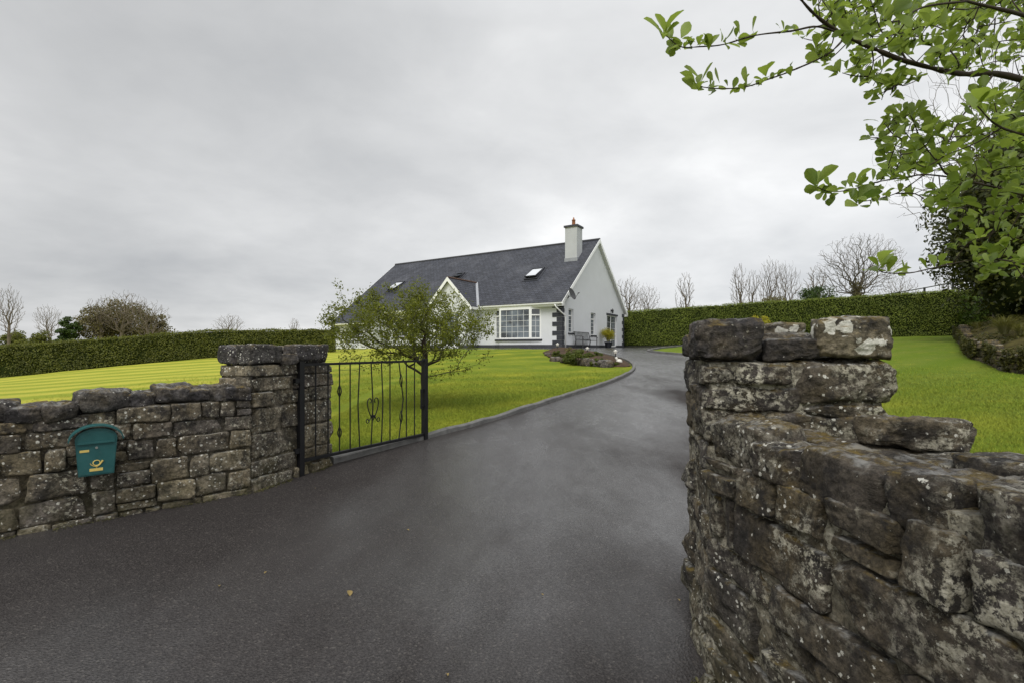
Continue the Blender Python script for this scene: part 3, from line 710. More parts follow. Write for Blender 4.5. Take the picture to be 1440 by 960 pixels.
mb.add([HP(14.3, -1.05, -.3), HP(14.3, 0, -.3), HP(14.3, 0, EV), HP(14.3, -1.05, roofz(-1.05))], [(0, 1, 2, 3)])
mb.build('wall', m_render, house, fix=False)
mb = MB(); hbox(mb, -.025, 14.3, -.025, .1, -.35, .17); mb.build('plinth', m_plinth, house)
mb = MB(); hbox(mb, -.024, .1, .101, PD[0], -.35, .168); mb.build('plinth', m_plinth, house); mb = MB(); hbox(mb, -.024, .1, PD[0], D + .02, -.35, .06); hbox(mb, -.0243, .1, PD[1], D + .021, .058, .1683); mb.build('plinth', m_plinth, house)
# roof: two slabs
def slab(mb, P, th=.07):
    P = [np.asarray(p) for p in P]; nrm = norm(np.cross(P[1] - P[0], P[2] - P[0])); nrm = nrm if nrm[2] > 0 else -nrm
    n = len(P); V = P + [p - nrm * th for p in P]
    return mb.add(V, [tuple(range(n)), tuple(range(2 * n - 1, n - 1, -1))] + [(i, (i + 1) % n, (i + 1) % n + n, i + n) for i in range(n)])
def roofpart(polys, name='roof'):
    mb = MB(); UV = []
    for P in polys:
        slab(mb, [HP(*p[:3]) for p in P]); 
        uv = [(p[0], p[3] if len(p) > 3 else p[1] * math.hypot(1, SL)) for p in P]; UV += uv + uv
    return mk(name, np.concatenate(mb.v), mb.f, m_slate, house, uv=UV, fix=True)
so = -.34; R0 = -.2; R1 = LT + .2
zb = lambda s: roofz(s)
roof = roofpart([[(R0, so, zb(so)), (14.3, so, zb(so)), (14.3, -1.35, zb(-1.35)), (R1, -1.35, zb(-1.35)), (R1, RID, zb(RID)), (R0, RID, zb(RID))],
                 [(R1, D + .34, EV - SL * .34), (R0, D + .34, EV - SL * .34), (R0, RID, zb(RID)), (R1, RID, zb(RID))]])
mb = MB(); mb.tube([HP(R0, RID, zb(RID) + .0), HP(R1, RID, zb(RID) + .0)], .085, 8); mb.build('ridge_tile', m_plinth, roof)
# barge boards, fascia, gutter, downpipe
for (t, nm) in ((R0 - .012, 'barge_board'), (R1 + .012, 'barge_board')):
    for s0, s1 in ((so if t < 0 else -1.35, RID), (D + .34, RID)):
        mb = MB(); a = HP(t, s0, zb(s0) if s0 < RID else EV - SL * .34); b = HP(t, RID, zb(RID)); d = ZV * .23
        o = ht * .028
        mb.add([a + ZV * .01, b + ZV * .01, b - d, a - d, a + o + ZV * .01, b + o + ZV * .01, b + o - d, a + o - d], [(0, 1, 2, 3), (7, 6, 5, 4), (0, 4, 5, 1), (1, 5, 6, 2), (2, 6, 7, 3), (3, 7, 4, 0)])
        mb.build(nm, m_white, house)
mb = MB()
for s0, s1 in ((so + .03, RID), (D + .31, RID)):       # soffit under the gable overhang
    a0 = zb(s0) if s0 < RID else EV - SL * .31
    mb.add([HP(R0 + .02, s0, a0 - .17), HP(R0 + .02, RID, zb(RID) - .17), HP(0, RID, zb(RID) - .17), HP(0, s0, a0 - .17)], [(0, 1, 2, 3)])
hbox(mb, R0 + .02, 14.3, so + .03, .0, zb(so) - .235, zb(so) - .20); mb.build('soffit', m_white, house)
for s0 in (so, D + .34):
    mb = MB(); hbox(mb, R0 + .02, R0 + .3, s0, s0 + (.34 if s0 < 0 else -.34), zb(so) - .235, zb(so) - .05); mb.build('eaves_box', m_white, house)
PT0, PT1, PTC, PS = 5.55, 9.25, 7.4, -1.2
mb = MB(); hbox(mb, R0 + .02, PT0 + .2, so + .0, so + .03, zb(so) - .2, zb(so) - .02); mb.build('fascia', m_white, house); mb = MB(); hbox(mb, PT1, 14.3, so, so + .03, zb(so) - .2, zb(so) - .02); mb.build('fascia', m_white, house)
def gutter(t0, t1, s):
    mb = MB(); z = zb(s) - .03; pr = [(-.115, 0), (-.1, -.075), (-.05, -.1), (-.005, -.085), (0, 0), (-.01, 0), (-.02, -.07), (-.05, -.085), (-.09, -.065), (-.105, 0)]
    V = [HP(t, s + a, z + b) for t in (t0, t1) for a, b in pr]; k = len(pr)
    mb.add(V, [(i, (i + 1) % k, (i + 1) % k + k, i + k) for i in range(k)] + [tuple(range(k)), tuple(range(2 * k - 1, k - 1, -1))]); mb.build('gutter', m_white, house)
gutter(R0, PT0 + .25, so - .002); gutter(PT1, 14.3, so - .002); gutter(14.35, R1, -1.352)
mb = MB(); mb.tube([HP(.25, so - .05, zb(so) - .12), HP(.2, so - .05, zb(so) - .26), HP(-.05, -.12, 1.98), HP(-.085, .28, 1.85), HP(-.085, .30, 1.75), HP(-.085, .30, .02)], .04, 8); mb.build('downpipe', m_white, house, True)
for z in (1.4, .6):
    pass
# quoins on both long corners, alternating long and short
for i in range(9):
    z0 = .172 + i * .262; lng = i % 2 == 0
    mb = MB(); hbox(mb, -.03, .60 if lng else .32, -.03, .14, z0 + .006, z0 + .25); hbox(mb, -.0298, .14, .1402, .24 if lng else .30, z0 + .006, z0 + .25); mb.build('quoin', m_quoin, house)
    mb = MB(); hbox(mb, -.03, .14, D + .03, D - (.42 if lng else .22), z0 + .006, z0 + .25); mb.build('quoin', m_quoin, house)
# windows
def window(fn, x0, x1, y0, y1, d, lights, fr=.055, sill=True, bars=None, top=None, glass=None):
    """frame set d inside the wall plane; lights = fractions of the width; bars = (cols, rows) of thin glazing bars in each light; top = height of a top light"""
    def bx(mb, a0, a1, b0, b1, d0, d1):
        V = [fn(a, b, dd) for dd in (d0, d1) for a, b in ((a0, b0), (a1, b0), (a1, b1), (a0, b1))]
        mb.add(V, [(0, 1, 2, 3), (7, 6, 5, 4), (0, 4, 5, 1), (1, 5, 6, 2), (2, 6, 7, 3), (3, 7, 4, 0)])
    w = x1 - x0; mb = MB()
    bx(mb, x0, x1, y0, y0 + fr, d, d + .07); bx(mb, x0, x1, y1 - fr, y1, d, d + .07); bx(mb, x0, x0 + fr, y0 + fr, y1 - fr, d, d + .07); bx(mb, x1 - fr, x1, y0 + fr, y1 - fr, d, d + .07)
    ed = [x0]
    for i, l in enumerate(lights): ed.append(ed[-1] + w * l)
    for e in ed[1:-1]: bx(mb, e - fr * .6, e + fr * .6, y0 + fr, y1 - fr, d + .003, d + .067)
    for i in range(len(lights)):
        a0, a1 = ed[i] + fr * .8, ed[i + 1] - fr * .8; yt = y1 - fr
        if top and (top[1] is None or i in top[1]):
            yt = y1 - top[0]; bx(mb, a0, a1, yt - .035, yt + .035, d - .004, d + .064)
        c, r = bars[i] if bars else (1, 1)
        for k in range(1, c): xk = a0 + (a1 - a0) * k / c; bx(mb, xk - .008, xk + .008, y0 + fr, yt - .03, d + .024, d + .033)
        for k in range(1, r): yk = y0 + fr + (yt - y0 - fr) * k / r; bx(mb, a0, a1, yk - .008, yk + .008, d + .0235, d + .0325)
    f = mb.build('window', m_white, house)
    mb = MB(); mb.add([fn(x0 + .02, y0 + .02, d + .036), fn(x1 - .02, y0 + .02, d + .036), fn(x1 - .02, y1 - .02, d + .036), fn(x0 + .02, y1 - .02, d + .036)], [(0, 1, 2, 3)])
    mb.build('pane', glass or m_glass, f, fix=False)
    if sill:
        mb = MB(); bx(mb, x0 - .07, x1 + .07, y0 - .085, y0, -.06, d + .02); mb.build('sill', m_quoin, f)
    return f
window(gable, *W1, .10, [1], bars=[(1, 4)], top=(.40, None), fr=.06)
window(gable, *W2, .10, [1], bars=[(1, 4)], top=(.40, None), fr=.06)
f = window(gable, PD[0], PD[1], PD[2], PD[3], .09, [.5, .5], bars=[(2, 5), (2, 5)], sill=False, fr=.07); f.name = 'patio_door'
for l in LW: window(front, *l, .09, [.5, .5], bars=[(2, 4), (2, 4)])
window(lambda a, b, d: HP(a, -1.05 + d, b), 15.4, 16.6, .8, 1.75, .09, [.5, .5], bars=[(2, 3), (2, 3)])
mb = MB(); hbox(mb, -.035, .01, PD[0] - .12, PD[1] + .12, PD[3] + .0, PD[3] + .12); mb.build('door_lintel', m_quoin, house)
# bay window: three lights, the outer two canted
b0, b1, z0b, z1b = BAY; pj = .36; cw = .62
Bp = [HP(b0, .0, 0), HP(b0 + cw * .86, -pj, 0), HP(b1 - cw * .86, -pj, 0), HP(b1, .0, 0)]
for i, (nc, nr, tp) in enumerate([(2, 4, (.42, None)), (5, 5, None), (2, 4, (.42, None))]):
    pa, pb = Bp[i], Bp[i + 1]; e = norm(pb - pa); L = np.linalg.norm(pb - pa); nn = norm(np.cross(e, ZV)); nn = nn if nn @ (HP(4, 3, 0) - pa) > 0 else -nn
    window(lambda a, b, d, pa=pa, e=e, nn=nn: pa + e * a + ZV * b + nn * d, .0, L, z0b, z1b, .0, [1], bars=[(nc, nr)], sill=False, top=tp, fr=.085)
mb = MB(); V = [p + ZV * z for z in (z0b - .1, z0b) for p in [HP(b0 - .1, .02, 0), HP(b0 + cw * .86 - .03, -pj - .09, 0), HP(b1 - cw * .86 + .03, -pj - .09, 0), HP(b1 + .1, .02, 0)]]
mb.add(V, [(0, 1, 2, 3), (7, 6, 5, 4), (0, 4, 5, 1), (1, 5, 6, 2), (2, 6, 7, 3), (3, 7, 4, 0)]); mb.build('bay_sill', m_quoin, house)
mb = MB(); V = [p + ZV * z for z in (-.3, z0b - .102) for p in Bp]; mb.add(V, [(0, 4, 5, 1), (1, 5, 6, 2), (2, 6, 7, 3)]); mb.build('bay_wall', m_render, house, fix=False); mb = MB()
V = [p + ZV * z for z in (z1b, z1b + .16) for p in Bp]; mb.add(V, [(0, 4, 5, 1), (1, 5, 6, 2), (2, 6, 7, 3), (0, 1, 2, 3)]); mb.build('bay_head', m_white, house, fix=False)
mb = MB(); 
for z in (-.3,): 
    V = [p + ZV * zz for zz in (-.3, .172) for p in [HP(b0 - .03, 0, 0), HP(b0 + cw * .86 - .03, -pj - .03, 0), HP(b1 - cw * .86 + .03, -pj - .03, 0), HP(b1 + .03, 0, 0)]]
    mb.add(V, [(0, 4, 5, 1), (1, 5, 6, 2), (2, 6, 7, 3), (4, 5, 6, 7)])
mb.build('plinth', m_plinth, house, fix=False)
# porch with its own gable
mb = MB()
ps = PS + .18
def porchf(a, b, d): return HP(a, ps + d, b)
mb.add(*panel(porchf, PT0 + .3, PT1 - .3, -.3, 2.75, [(PTC - .75, PTC + .75, .03, 2.2)], .2))
zr = 4.42; zpe = 2.5; sp = (zr - zpe) / (PTC - PT0)
mb.add([porchf(PT0 + .3, 2.75, 0), porchf(PT1 - .3, 2.75, 0), porchf(PTC, zr - .1, 0)], [(0, 1, 2)])
for t in (PT0 + .3, PT1 - .3): mb.add([HP(t, ps, -.3), HP(t, 0, -.3), HP(t, 0, 2.75), HP(t, ps, 2.75)], [(0, 1, 2, 3)])
mb.build('porch_wall', m_render, house, fix=False)
mb = MB(); hbox(mb, PT0 + .27, PTC - .75, ps - .03, ps + .05, -.35, .17); mb.build('plinth', m_plinth, house); mb = MB(); hbox(mb, PTC + .75, PT1 - .27, ps - .03, ps + .05, -.35, .17); mb.build('plinth', m_plinth, house); mb = MB(); hbox(mb, PT0 + .2702, PT0 + .34, ps + .0502, 0, -.35, .17); mb.build('plinth', m_plinth, house)
f = window(porchf, PTC - .75, PTC + .75, .03, 2.2, .16, [.3, .4, .3], bars=[(1, 3), (1, 1), (1, 3)], sill=False, fr=.07); f.name = 'front_door'
se = lambda z: (z - EV) / SL
rise = math.hypot(1, sp)
pr_ = roofpart([[(PTC, PS, zr, 0), (PTC, se(zr), zr, 0), (PT0, se(zpe), zpe, 0), (PT0, PS, zpe, 0)], [(PTC, se(zr), zr, 0), (PTC, PS, zr, 0), (PT1, PS, zpe, 0), (PT1, se(zpe), zpe, 0)]], 'porch_roof')
L = pr_.data.uv_layers[0]
for lp_ in pr_.data.loops:
    co = np.array(pr_.data.vertices[lp_.vertex_index].co); s_ = co @ hs_; z_ = co[2]; L.data[lp_.index].uv = (s_, z_ * rise / sp)
mb = MB(); mb.tube([HP(PTC, PS, zr), HP(PTC, se(zr), zr)], .07, 8); mb.build('ridge_tile', plain('weathered_ridge', (.10, .065, .05), .85, .2, .4, 6), pr_)
for t in (PT0, PT1):
    a = HP(t, PS - .03, zpe + .02); b = HP(PTC, PS - .03, zr + .02); d = ZV * .26; o = hs_ * .028; mb = MB()
    mb.add([a, b, b - d, a - d, a + o, b + o, b + o - d, a + o - d], [(0, 1, 2, 3), (7, 6, 5, 4), (0, 4, 5, 1), (1, 5, 6, 2), (2, 6, 7, 3), (3, 7, 4, 0)]); mb.build('barge_board', m_white, house)
    mb = MB(); mb.bar(HP(t, se(zpe) - .02, zpe + .05), HP(PTC, se(zr), zr + .03), .16, .05); mb.build('valley_flashing', m_leadgrey, house)
mb = MB(); hbox(mb, PT0 - .04, PT0 + .01, PS, so - .1, zpe - .17, zpe - .02); mb.build('porch_fascia', m_white, house)
# roof windows
def skylight(u, v, w=.78, L=1.18, op=16):
    best = None
    for s in np.linspace(.2, 5.2, 400):
        t = fpt(u, s); p = HP(t, s, roofz(s)); vv = HV - (p[2] - H) / p[1] * F
        if best is None or abs(vv - v) < best[0]: best = (abs(vv - v), t, s)
    _, t, s = best; c = HP(t, s, roofz(s)); e2 = norm(HP(0, 1, SL) - HP(0, 0, 0)); n2 = norm(np.cross(ht, e2)); n2 = n2 if n2[2] > 0 else -n2
    mb = MB()
    for (a, b, wa, wb) in ((-w / 2, 0, .08, L), (w / 2, 0, .08, L)): mb.box(c + ht * a + n2 * .05, (.09, L, .12), ht, e2, n2)
    for b in (-L / 2, L / 2): mb.box(c + e2 * b + n2 * .048, (w + .1, .10, .116), ht, e2, n2)
    mb.box(c + n2 * .012, (w + .36, L + .34, .02), ht, e2, n2)
    f = mb.build('roof_window', m_quoin, roof)
    a = math.radians(op); e3 = e2 * math.cos(a) + n2 * -math.sin(a); n3 = np.cross(ht, e3); n3 = n3 if n3[2] > 0 else -n3
    cc = c + n2 * .14
    mb = MB(); 
    for sg in (-1, 1): mb.box(cc + ht * sg * (w / 2 - .03), (.07, L - .04, .06), ht, e3, n3); mb.box(cc + e3 * sg * (L / 2 - .05), (w - .13, .07, .06), ht, e3, n3)
    return f, mb, cc, e3, n3, w, L
for (u, v, w, L, op) in ((752, 386, .85, 1.3, 9), (557, 404, .85, 1.3, 9), (645, 389.5, .6, .8, 20)):
    f, mb, cc, e3, n3, w, L = skylight(u, v, w, L, op); ch = []
    o = mk('sash', np.concatenate(mb.v), mb.f, m_quoin, None, fix=True)
    for vtx in o.data.vertices: vtx.co = Vector(np.array(vtx.co) - wl(house))
    o.parent = f
    mb = MB(); mb.box(cc + n3 * .01, (w - .12, L - .16, .02), ht, e3, n3); mb.build('glazing', m_sglass if w > .7 else m_glass, f)
# re-parent: keep three levels (house > roof_window > sash)
for o in list(roof.children):
    if o.name.startswith('roof_window'): o.parent = house
# chimney
ct0, ct1, cs0, cs1 = .55, 1.38, 3.35, 4.2
mb = MB(); hbox(mb, ct0, ct1, cs0, cs1, roofz(cs0) - .3, 7.72); ch = mb.build('chimney', m_chim, house)
mb = MB(); hbox(mb, ct0 - .07, ct1 + .07, cs0 - .07, cs1 + .07, 7.72, 7.84); mb.build('chimney_cap', m_plinth, ch)
cc = HP((ct0 + ct1) / 2, (cs0 + cs1) / 2, 0)
mb = MB(); mb.lathe(cc, [(.15, 7.84), (.14, 7.9), (.115, 7.95), (.105, 8.2), (.125, 8.22), (.12, 8.27), (.05, 8.3), (.04, 8.42)], 14); mb.build('chimney_pot', m_clay, ch, True)
mb = MB(); hbox(mb, ct0 - .04, ct1 + .04, cs0 - .03, cs0, roofz(cs0) - .05, roofz(cs0) + .2); hbox(mb, ct0 - .035, ct0, cs0, cs1, roofz(cs0), roofz(cs0) + .22); mb.build('flashing', m_leadgrey, ch)
# lamp above the patio door
s_ = gps(861, -.1); mb = MB(); mb.box(HP(-.03, s_, 2.62), (.05, .1, .14), ht, hs_, ZV); mb.lathe(HP(-.13, s_, 2.42), [(.03, 0), (.06, .03), (.075, .2), (.085, .22), (.03, .3), (.02, .34)], 10); mb.build('wall_lamp', m_iron, house)

# satellite dish on an arm
sd = gps(803, -.05); dish = thing('satellite_dish', tuple(HP(0, sd, 2.86)), 'dark satellite dish on a bracket high on the house gable', 'satellite dish')
mb = MB(); pB = HP(-.02, gps(799, -.02), 2.98); pC = HP(-.5, gps(803, -.5), 3.0)
mb.box(pB, (.03, .14, .2), ht, hs_, ZV); mb.tube([pB, pB - ht * .25, (pB + pC) / 2 - ht * .1 + ZV * .05, pC], .022, 6); mb.build('bracket', m_iron, dish)
ax = norm([.75, -.55, .35]); e1 = norm(np.cross(ax, ZV)); e2 = np.cross(e1, ax); k = 20; V = [pC - ax * .03]; Fc = []
for r in range(1, 5):
    rr = .36 * r / 4
    for j in range(k): V.append(pC + e1 * rr * .92 * math.cos(j * 2 * math.pi / k) + e2 * rr * math.sin(j * 2 * math.pi / k) + ax * (rr * rr * .75))
for j in range(k): Fc.append((0, 1 + j, 1 + (j + 1) % k))
for r in range(3):
    for j in range(k): a = 1 + r * k; Fc.append((a + j, a + k + j, a + k + (j + 1) % k, a + (j + 1) % k))
mk('reflector', V, Fc, m_iron, dish, True)
mb = MB(); e = pC + ax * .48 - e2 * .12; mb.tube([pC - e2 * .34 + ax * .08, e], .012, 5); mb.tube([e - ax * .06, e + ax * .05], .03, 8); mb.build('feed_arm', m_iron, dish)

# bench against the gable
tb_ = -.42; s0b, s1b = gps(814.5, tb_), gps(835, tb_); bl = s1b - s0b
bench = thing('garden_bench', tuple(HP(tb_, (s0b + s1b) / 2, 0)), 'dark metal garden bench with slatted back against the gable wall', 'bench')
gzb = 0.0
mb = MB()
for k in range(7): hbox(mb, tb_ - .22 + .0 + k * .07, tb_ - .22 + .05 + k * .07, s0b, s1b, .42, .445)
mb.build('seat', m_iron, bench)
mb = MB()
for k in range(12):
    sk = s0b + .05 + (bl - .1) * k / 11; mb.bar(HP(tb_ + .25, sk, .5), HP(tb_ + .34, sk, .92), .035, .015)
mb.bar(HP(tb_ + .345, s0b, .93), HP(tb_ + .345, s1b, .93), .05, .03); mb.bar(HP(tb_ + .25, s0b, .49), HP(tb_ + .25, s1b, .49), .04, .03); mb.build('backrest', m_iron, bench)
for sk in (s0b + .03, s1b - .03):
    mb = MB(); mb.tube([HP(tb_ + .3, sk, .66), HP(tb_, sk, .68), HP(tb_ - .24, sk, .65), HP(tb_ - .26, sk, .58)], .022, 6); mb.build('armrest', m_iron, bench)
    mb = MB(); mb.bar(HP(tb_ - .22, sk, .0), HP(tb_ - .22, sk, .66), .045, .045); mb.build('leg', m_iron, bench)
    mb = MB(); mb.bar(HP(tb_ + .28, sk, .0), HP(tb_ + .22, sk, .45), .045, .045); mb.bar(HP(tb_ + .22, sk, .45), HP(tb_ + .35, sk, .93), .04, .04); mb.build('leg', m_iron, bench)
# ---------------------------------------------------------------- leaves and branches
def leaves(P, Nn, size, rg, asp=.55, jit=.5, fold=.12):
    """kite-shaped leaves, two triangles each, at points P facing roughly Nn; returns V, F arrays"""
    n = len(P); Nn = np.asarray(Nn, float) + rg.normal(size=(n, 3)) * jit; Nn /= np.linalg.norm(Nn, axis=1)[:, None] + 1e-9
    a = rg.normal(size=(n, 3)); T = a - (a * Nn).sum(1)[:, None] * Nn; T /= np.linalg.norm(T, axis=1)[:, None] + 1e-9; B = np.cross(Nn, T)
    L = (size * rg.uniform(.65, 1.35, n))[:, None]; W = L * asp
    V = np.stack([P - T * L * .5, P + B * W * .5 + Nn * L * fold - T * L * .05, P + T * L * .5, P - B * W * .5 + Nn * L * fold - T * L * .05], 1).reshape(-1, 3)
    i = np.arange(n)[:, None] * 4
    return V, np.concatenate([i + np.array([[0, 1, 2]]), i + np.array([[0, 2, 3]])])
def grow(trunk, att, rg, bf=.35, step=.12, bend=.18, rmin=.004, pw=.46, rmax=None, droop=0.):
    """join attractors into a tree from a trunk polyline; returns nodes, parents, radii"""
    P = [np.asarray(p, float) for p in trunk]; par = [-1] + list(range(len(trunk) - 1)); pl = [0.]
    for i in range(1, len(trunk)): pl.append(pl[-1] + np.linalg.norm(P[i] - P[i - 1]))
    att = np.asarray(att, float); att = att[np.argsort(np.linalg.norm(att - P[len(trunk) // 2], axis=1))]
    ar = np.array(P); plr = np.array(pl); tips = []
    lo = max(1, int(len(trunk) * .45))
    for A in att:
        d = np.linalg.norm(ar - A, axis=1); cost = d + bf * plr; cost[:lo] += 50
        j = int(np.argmin(cost)); p0 = ar[j]; L = d[j]
        if L < step * .3: continue
        k = max(2, int(L / step)); off = rg.normal(size=3) * L * bend; off[2] = abs(off[2]) * .3 - droop * L
        prev = j; new = []; npl = []
        for q in range(1, k + 1):
            t = q / k; p = p0 * (1 - t) + A * t + off * math.sin(math.pi * t) + rg.normal(size=3) * step * .05 * (q < k)
            new.append(p); par.append(prev); npl.append(plr[j] + L * t); prev = len(ar) + q - 1
        ar = np.concatenate([ar, np.array(new)]); plr = np.concatenate([plr, npl]); tips.append(len(ar) - 1)
    n = len(ar); cnt = np.zeros(n); ch = [0] * n
    isleaf = np.ones(n, bool)
    for i in range(n):
        if par[i] >= 0: isleaf[par[i]] = False
    cnt[isleaf] = 1
    for i in range(n - 1, 0, -1): cnt[par[i]] += cnt[i]
    r = rmin * cnt ** pw
    if rmax: r = np.minimum(r, rmax)
    return ar, np.array(par), r, cnt, np.array(tips)
def branches(ar, par, r, sel, mb, k=5):
    kids = {}
    for i, p in enumerate(par): kids.setdefault(p, []).append(i)
    st_ = [(0, -1)]
    while st_:
        i, p = st_.pop(); ch = [p] if p >= 0 else []; 
        while True:
            ch.append(i); ks = kids.get(i, [])
            if not ks: break
            ks = sorted(ks, key=lambda q: -r[q])
            for q in ks[1:]: st_.append((q, i))
            i = ks[0]
        rr = r[ch].copy()
        if p >= 0: rr[0] = min(rr[0], rr[1] * 1.25)
        # split into the stretch that is selected (thick) or not
        m_ = sel(rr); m_[0] = m_[1] if len(m_) > 1 else m_[0]
        if m_.any():
            e = int(np.nonzero(m_)[0].max()) + 1; b = int(np.nonzero(m_)[0].min())
            b = max(0, b - 1); 
            if e - b >= 2: mb.tube(ar[ch[b:e]], rr[b:e], k, False)
def ell(rg, n, c, r, pw=.5, zmin=-1):
    o = []
    while len(o) < n:
        v = rg.normal(size=3); v /= np.linalg.norm(v); v *= rg.rand() ** pw
        if v[2] > zmin: o.append(np.asarray(c) + v * r)
    return np.array(o)

# ---------------------------------------------------------------- hedges
def hedge(name, label, path, wd, hts, mat, seed, dens=420, size=.075, bases=None):
    rg = RS(seed); path = np.asarray(path, float); n = len(path); L = np.linalg.norm(np.diff(path, axis=0), axis=1).sum()
    root = thing(name, (*path.mean(0), float(gz(*path.mean(0)))), label, 'hedge')
    seg = np.concatenate([[0], np.cumsum(np.linalg.norm(np.diff(path, axis=0), axis=1))])
    def P(s): return np.stack([np.interp(s, seg, path[:, 0]), np.interp(s, seg, path[:, 1])], -1)
    def T(s): d = P(np.minimum(s + .1, L)) - P(np.maximum(s - .1, 0)); return d / np.linalg.norm(d, axis=-1)[:, None]
    def Hh(s): return np.interp(s, seg, hts)
    # solid core, its dark colour stands for the shade inside the hedge
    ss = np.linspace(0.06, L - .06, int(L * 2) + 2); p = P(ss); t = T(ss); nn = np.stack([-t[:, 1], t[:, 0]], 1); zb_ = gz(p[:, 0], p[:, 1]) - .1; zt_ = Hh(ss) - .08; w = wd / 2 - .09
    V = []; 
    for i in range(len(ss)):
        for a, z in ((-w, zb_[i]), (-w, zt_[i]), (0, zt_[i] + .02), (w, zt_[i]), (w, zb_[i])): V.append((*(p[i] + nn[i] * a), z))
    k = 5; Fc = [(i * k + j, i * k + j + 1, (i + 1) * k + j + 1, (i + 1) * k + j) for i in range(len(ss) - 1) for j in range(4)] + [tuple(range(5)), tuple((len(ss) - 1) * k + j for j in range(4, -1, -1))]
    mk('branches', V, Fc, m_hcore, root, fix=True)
    hm = np.mean(hts) - zb_.mean(); Vs = []; Fs = []; off = 0
    def put(pts, nrm):
        nonlocal off
        q = pts + nrm * (fbm(pts * 1.1, 3) * .10 + rg.uniform(-.07, .035, len(pts)))[:, None]
        v, f = leaves(q, nrm + np.array([0, 0, .35]), size, rg, .6, .55); Vs.append(v); Fs.append(f + off); off += len(v)
    for sg in (-1, 1):
        m_ = int(L * hm * dens * 1.1); s = rg.uniform(0, L, m_); f = rg.uniform(0, 1, m_); pp = P(s); tt = T(s); n2 = np.stack([-tt[:, 1], tt[:, 0]], 1) * sg; zz0 = gz(pp[:, 0], pp[:, 1]) + .02
        put(np.column_stack([pp + n2 * wd / 2, zz0 + f * (Hh(s) - zz0)]), np.column_stack([n2, np.zeros(m_)]))
    m_ = int(L * wd * dens * 1.3); s = rg.uniform(0, L, m_); a = rg.uniform(-1, 1, m_); pp = P(s); tt = T(s); n2 = np.stack([-tt[:, 1], tt[:, 0]], 1)
    put(np.column_stack([pp + n2 * (a * wd / 2)[:, None], Hh(s)]), np.tile([0, 0, 1.], (m_, 1)))
    for e, sg in ((0., -1), (L, 1)):
        m_ = int(hm * wd * dens); a = rg.uniform(-1, 1, m_); s = np.full(m_, e); pp = P(s); tt = T(s) * sg; n2 = np.stack([-tt[:, 1], tt[:, 0]], 1); zz0 = gz(pp[:, 0], pp[:, 1]); f = rg.rand(m_)
        put(np.column_stack([pp + n2 * (a * wd / 2)[:, None], zz0 + f * (Hh(s) - zz0)]), np.column_stack([tt, np.zeros(m_)]))
    # new shoots standing up out of the clipped top
    m_ = int(L * 26); s = rg.uniform(0, L, m_); a = rg.uniform(-1, 1, m_); pp = P(s); tt = T(s); n2 = np.stack([-tt[:, 1], tt[:, 0]], 1)
    put(np.column_stack([pp + n2 * (a * wd / 2)[:, None], Hh(s) + rg.uniform(.02, .13, m_)]), np.tile([.7, -.7, .2], (m_, 1)))
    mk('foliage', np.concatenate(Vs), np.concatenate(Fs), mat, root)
    return root
hl = [(-41, 16.9), (-25, 23.6), (-16.8, 27.0), (-10.9, 29.5)]
hedge('hedge', 'long low clipped olive hedge closing the striped lawn on the left', hl, 1.0, [.9, 1.47, 2.34, 2.5], m_hedgel, 51, 430, .075)
hr = [(5.4, 40.6), (9.0, 38.2), (17.0, 32.6), (26.3, 26.25)]
hedge('hedge', 'long tall clipped green laurel hedge across the back of the right lawn', hr, 1.1, [4.15, 4.22, 4.45, 4.62], m_hedge, 52, 380, .072)
hedge('hedge', 'short pale green clipped hedge end beside the dark ivy tree', [(25.5, 27.0), (24.2, 24.4)], .9, [4.3, 3.9], m_hedgeb, 53, 420, .075)

# post and rail fence behind the tall hedge
fpts = [at(1160, 430, 46), at(1225, 418, 42), at(1265, 411.5, 38.5), at(1300, 405.5, 36), at(1340, 398, 33.5), at(1372, 391, 31.5)]
fn = thing('rail_fence', (fpts[2][0], fpts[2][1], 2.), 'dark single rail fence rising above the tall right hedge', 'fence')
for p in fpts: mb = MB(); mb.bar(p * [1, 1, 0] + ZV * 1.6, p + ZV * .06, .1, .1); mb.build('post', m_iron, fn)
for a, b in zip(fpts[:-1], fpts[1:]): mb = MB(); mb.bar(a + ZV * .02, b + ZV * .02, .05, .13, (1, 0, 0)); mb.build('rail', m_iron, fn)
# thin wire fence behind the left pillar
wp = [(-6.6, 11.6), (-5.9, 13.4), (-5.2, 15.2)]
# ---------------------------------------------------------------- bare and leafy background trees
def bare_tree(name, seed, hh, rx, n, split=.32, bf=.35, pale=True, tw=.0125, ivy=False, base=0.):
    rg = RS(seed); root = thing(name, (0, 0, 0), 'x', 'tree')
    ntk = 7; tr = [np.array([.04 * hh * math.sin(i * .9 + seed) * i / ntk, .03 * hh * math.cos(i * 1.3 + seed) * i / ntk, hh * (split + .22) * i / (ntk - 1)]) for i in range(ntk)]
    att = ell(rg, n, (0, 0, hh * (split + 1) / 2 + .02 * hh), np.array([rx, rx, hh * (1 - split) / 2]), .42)
    ar, par, r, cnt, tips = grow(tr, att, rg, bf, hh * .045, .05, tw, .5)
    r[:3] *= np.array([1.35, 1.12, 1.03])
    th = r.max() * .22; mt = m_barkp if pale else m_bark
    mb = MB(); branches(ar, par, r, lambda q: q >= th, mb, 7); mb.build('trunk', mt if pale else m_bark, root, True, fix=False)
    mb = MB(); branches(ar, par, r, lambda q: q < th, mb, 3); mb.build('crown', mt, root, False, fix=False)
    if ivy:
        i_ = np.nonzero(r > r.max() * .3)[0]; q = ar[np.repeat(i_, 130)]; q = q + rg.normal(size=q.shape) * np.array([.22, .22, .3]); v, f = leaves(q, rg.normal(size=q.shape), .14, rg, .7, .4); mk('ivy', v, f, m_brownb, root)
    return root
